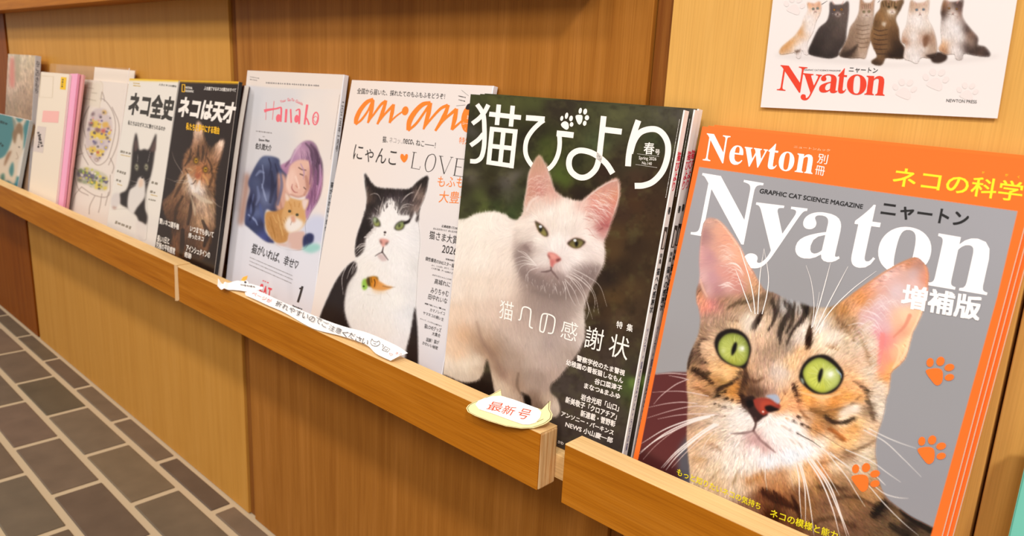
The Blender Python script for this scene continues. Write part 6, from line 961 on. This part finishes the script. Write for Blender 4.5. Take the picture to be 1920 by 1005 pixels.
# ---------------------------------------------------------------- poster on the pale panel
def poster():
    r = thing('poster', 'white poster with a row of six sitting cats, on the pale wall panel', 'poster')
    d = lean(-.4, -.0022, (1650, 210)); P = Mag.__new__(Mag); P.root = r; P.t = .0003; P.pl = d
    q = d.on([(1455.5, -55), (1916, -55), (1426, 201), (1870, 222)]); P.tl, P.tr, P.bl, P.br = q
    cov = P.cover(art_poster(), 420, 250, .5, name='sheet', pic='cat_pictures'); o, k = (1400, 0), 3.692
    L = P.letters(); words(L, o, k, [('𝐍', (208, 628), (394, 644), (236, 450)), ('𝐲', (372, 692), (505, 704), (390, 506)), ('𝐚', (498, 640), (628, 647), (514, 510)), ('𝐭', (620, 645), (686, 650), (640, 470)), ('𝐨', (690, 654), (825, 660), (700, 512)), ('𝐧', (815, 655), (955, 663), (832, 520))], -.014); L.build('title_lettering', ink('#e2452e', .5), cov)
    L = P.letters(); words(L, o, k, [('ニャートン', (706, 500), (905, 509), (712, 462))], .015); words(L, o, k, [('GRAPHIC CAT SCIENCE MAGAZINE', (398, 489), (650, 495), (399, 478)), ('NEWTON PRESS', (1382, 706), (1592, 716), (1384, 684))])
    L.fine(*aff(o, k, (520, 30), (560, 5)), 1.2, 3); L.fine(*aff(o, k, (908, 18), (925, 0)), 1.2, 4); L.build('black_lettering', ink('#3c3a3a', .5), cov)
    for c, s in (((1075, 640), 1.25), ((1290, 575), 1.35), ((1512, 655), 1.1), ((315, 60), 1.1)):
        L = P.letters(); pr = aff(o, k, c)[0]; paw(L, pr, s / k, -30); L.build('paw_print', ink('#e7ddd8', .5), cov)
    P.slab('backing_sheet', .0001, .0004, mat('poster_white', '#f3efeb', .6))
poster()
# ---------------------------------------------------------------- paper notices on the rail
def notices():
    tw = mat('label_white', '#fdfbf6', .6)
    def tilt(px, z, y, deg):   # a sheet through the rail's front top edge
        a = math.radians(deg); return Plane((0, y, z), (0, -math.cos(a), -math.sin(a)))
    r = thing('shelf_tag', 'cat-head shaped cream paper tag with red handwriting, on the rail end', 'tag')
    P = tilt(None, .4198, -.0985, 38); o, k = (840, 700), 3.865; rd = lambda pts: aff(o, k, *pts)
    out = [(135, 255), (150, 234), (180, 216), (240, 195), (310, 160), (384, 120), (390, 166), (480, 195), (600, 240), (682, 266), (745, 203), (741, 264), (760, 300), (752, 335), (720, 362), (690, 377), (620, 400), (530, 403), (420, 386), (300, 350), (200, 312), (146, 283)]
    ab = P.on(rd(out)); card = prism('cat_head_card', P.at(ab, .0008), P.n, .0006, mat('cream_tag', '#f6e7a6', .6), r)
    c = ab.mean(0); inn = c + (ab - c) * .975; L = Letters(P, .001)
    L.V.append(np.vstack([P.at(ab * .012 + inn * .988, .00095), P.at(inn * .985 + c * .015, .00095)])); n = len(ab); L.F += [(i, (i + 1) % n, n + (i + 1) % n, n + i) for i in range(n)]; L.n = 2 * n; L.build('pen_outline', ink('#6a5a34', .6), card)
    pl = [(205, 235), (225, 208), (270, 190), (330, 175), (390, 172), (480, 198), (600, 242), (660, 265), (682, 290), (672, 330), (640, 365), (590, 380), (545, 378), (450, 345), (330, 300), (230, 268)]
    lab = prism('white_label', P.at(P.on(rd(pl)), .0018), P.n, .0008, tw, r)
    L = Letters(P, .0020); words(L, o, k, [('最', (282, 272), (385, 290), (318, 212)), ('新', (385, 298), (470, 318), (425, 238)), ('号', (492, 330), (575, 348), (540, 262))], -.004); L.build('red_handwriting', ink('#d2542c', .6), lab)
    L = Letters(P, .001); L.pen(rd([(650, 358), (672, 346), (694, 336)]), .7); L.build('whisker_stroke', ink('#6a5a34', .6), card)
    # long notice strip, gently waved, one end lifting
    s = thing('notice_strip', 'long white paper strip with handwritten notice along the rail top', 'note')
    P = tilt(None, .4190, -.0985, 14); o, k = (300, 460), 3.84
    top = spline([(612, 345), (655, 338), (720, 340), (900, 420), (1150, 525), (1330, 590), (1500, 640), (1700, 730), (1787, 785)], False, 6); bot = spline([(618, 365), (690, 398), (780, 440), (900, 490), (1100, 600), (1300, 655), (1480, 720), (1560, 790), (1662, 838)], False, 6)
    T, B = P.on(aff(o, k, *top)), P.on(aff(o, k, *bot)); m = len(T); V, F = [], []
    for i in range(m):
        f = i / (m - 1); wv = .0011 + .0006 * math.sin(f * 9)
        V += [P.at(T[i], wv)[0], P.at((T[i] + B[i]) / 2, wv + .0006)[0], P.at(B[i], wv * .8)[0]]
    for i in range(m - 1): F += [(3 * i, 3 * i + 1, 3 * i + 4, 3 * i + 3), (3 * i + 1, 3 * i + 2, 3 * i + 5, 3 * i + 4)]
    st = mesh_np('paper_strip', V, F, tw, s, True)
    L = Letters(P, .0026); rr = random.Random(5); seq = '折れやすいのでご注意ください'; x0, x1 = np.array((830, 412.)), np.array((1500, 712.))
    for i, ch in enumerate(seq):
        a = x0 + (x1 - x0) * i / len(seq); b = x0 + (x1 - x0) * (i + .86) / len(seq); j = rr.uniform(-4, 6); L.text(ch, *aff(o, k, (a[0], a[1] + 32 + j), (b[0], b[1] + 32 + j), (a[0] + 16, a[1] - 6 + j)), -.012)
    Q = lambda pts, wd=.8: L.pen(aff(o, k, *pts), wd)
    Q([(1520, 712), (1530, 690), (1540, 705), (1565, 712), (1580, 705), (1585, 728), (1560, 742), (1530, 735), (1518, 715)]); Q([(1540, 722), (1550, 726), (1560, 726)]); Q([(1602, 728), (1612, 738), (1605, 752)]); L.pen(aff(o, k, (1602, 770), (1625, 745), (1660, 765), (1640, 785), (1602, 770)), .8, False); Q([(1620, 760), (1632, 772), (1642, 764)]); L.build('black_handwriting', ink('#4a4644', .6), st)
    L = Letters(P, .0026); L.text('ページが', *aff(o, k, (662, 370), (800, 432), (674, 344)))
    L.text('♡', *aff(o, k, (1650, 808), (1676, 818), (1656, 790))); L.text('ネコ', *aff(o, k, (1695, 800), (1738, 812), (1702, 782)), -.012); L.build('red_handwriting', ink('#dc7a70', .6), st)
    L = Letters(P, 0)
    e = [P.at(P.on(aff(o, k, (1780 - 12 * math.cos(a) * 0, 790)))[0] + [0, -.0026 * (1 - math.cos(a))], .0012 + .0026 * math.sin(a))[0] for a in np.linspace(0, 3, 8)]; g = np.array([-.012, .010, 0]); 
    # torn scrap at the left end, curled up
    c = thing('paper_scrap', 'torn white paper scrap with curled ends at the left end of the strip', 'note')
    P2 = tilt(None, .4186, -.0985, 16); V, F = [], []; ctr = spline([(425, 292), (455, 308), (500, 302), (560, 296), (640, 312), (742, 316)], False, 6); wd = np.interp(np.linspace(0, 1, len(ctr)), [0, .2, .35, .6, .85, 1], [24, 18, 22, 34, 26, 4])
    for i, p in enumerate(ctr):
        f = i / (len(ctr) - 1); z = .0016 + .0042 * math.exp(-(f / .09) ** 2) + .003 * math.exp(-((f - .28) / .06) ** 2)
        a, b = P2.on(aff(o, k, (p[0] + 4, p[1] - wd[i]), (p[0] - 4, p[1] + wd[i]))); V += [P2.at(a, z)[0], P2.at((a + b) / 2, z * .8)[0], P2.at(b, z * .7)[0]]
    for i in range(len(ctr) - 1): F += [(3 * i, 3 * i + 1, 3 * i + 4, 3 * i + 3), (3 * i + 1, 3 * i + 2, 3 * i + 5, 3 * i + 4)]
    sc = mesh_np('scrap_sheet', V, F, tw, c, True); L = Letters(P2, .0024); L.fine(*aff(o, k, (585, 295), (690, 312)), 3, 4, .5); L.build('pencil_marks', ink('#7a746e', .6), sc)
    er = thing('paper_cat_cutout', 'tiny paper cat cutout with one orange ear, behind the torn scrap', 'cutout')
    P3 = Plane((0, -.0850, .4188), (0, -.25, -.97)); hd = prism('cutout_face', P3.at(P3.on(aff(o, k, (578, 282), (584, 258), (612, 248), (632, 262), (640, 290)))), P3.n, .0004, tw, er); 
    prism('orange_ear', P3.at(P3.on(aff(o, k, (583, 252), (600, 228), (632, 218), (626, 244), (606, 258))), .0003), P3.n, .0003, mat('orange_ear', '#f2b13c', .6), hd); prism('dark_spot', P3.at(P3.on(aff(o, k, (606, 264), (616, 256), (626, 268), (612, 276))), .0003), P3.n, .0002, mat('dark_spot', '#4a4444', .6), hd)
notices()
# ---------------------------------------------------------------- teal book cut by the right frame edge
r = thing('picture_book', 'teal book at the lower right corner, mostly cut off by the frame edge', 'book')
M = Mag(r, 12, -.020, (1932, 828), (2110, 850), (1891, 1005), (2060, 1040), ZS + .0006, .008)
M.slab('cover', 0, .0005, mat('teal_cover', '#6fc4b0', .4)); M.slab('page_block', .0006, .0078, PAPER, .0005); M.slab('back_cover', .0078, .008, mat('teal_cover', '#6fc4b0', .4))
L = M.letters(); L.pen([(1934, 830), (1893, 1005)], 1.6, False); L.build('edge_line', ink('#4f9c84', .5), r.children[0])
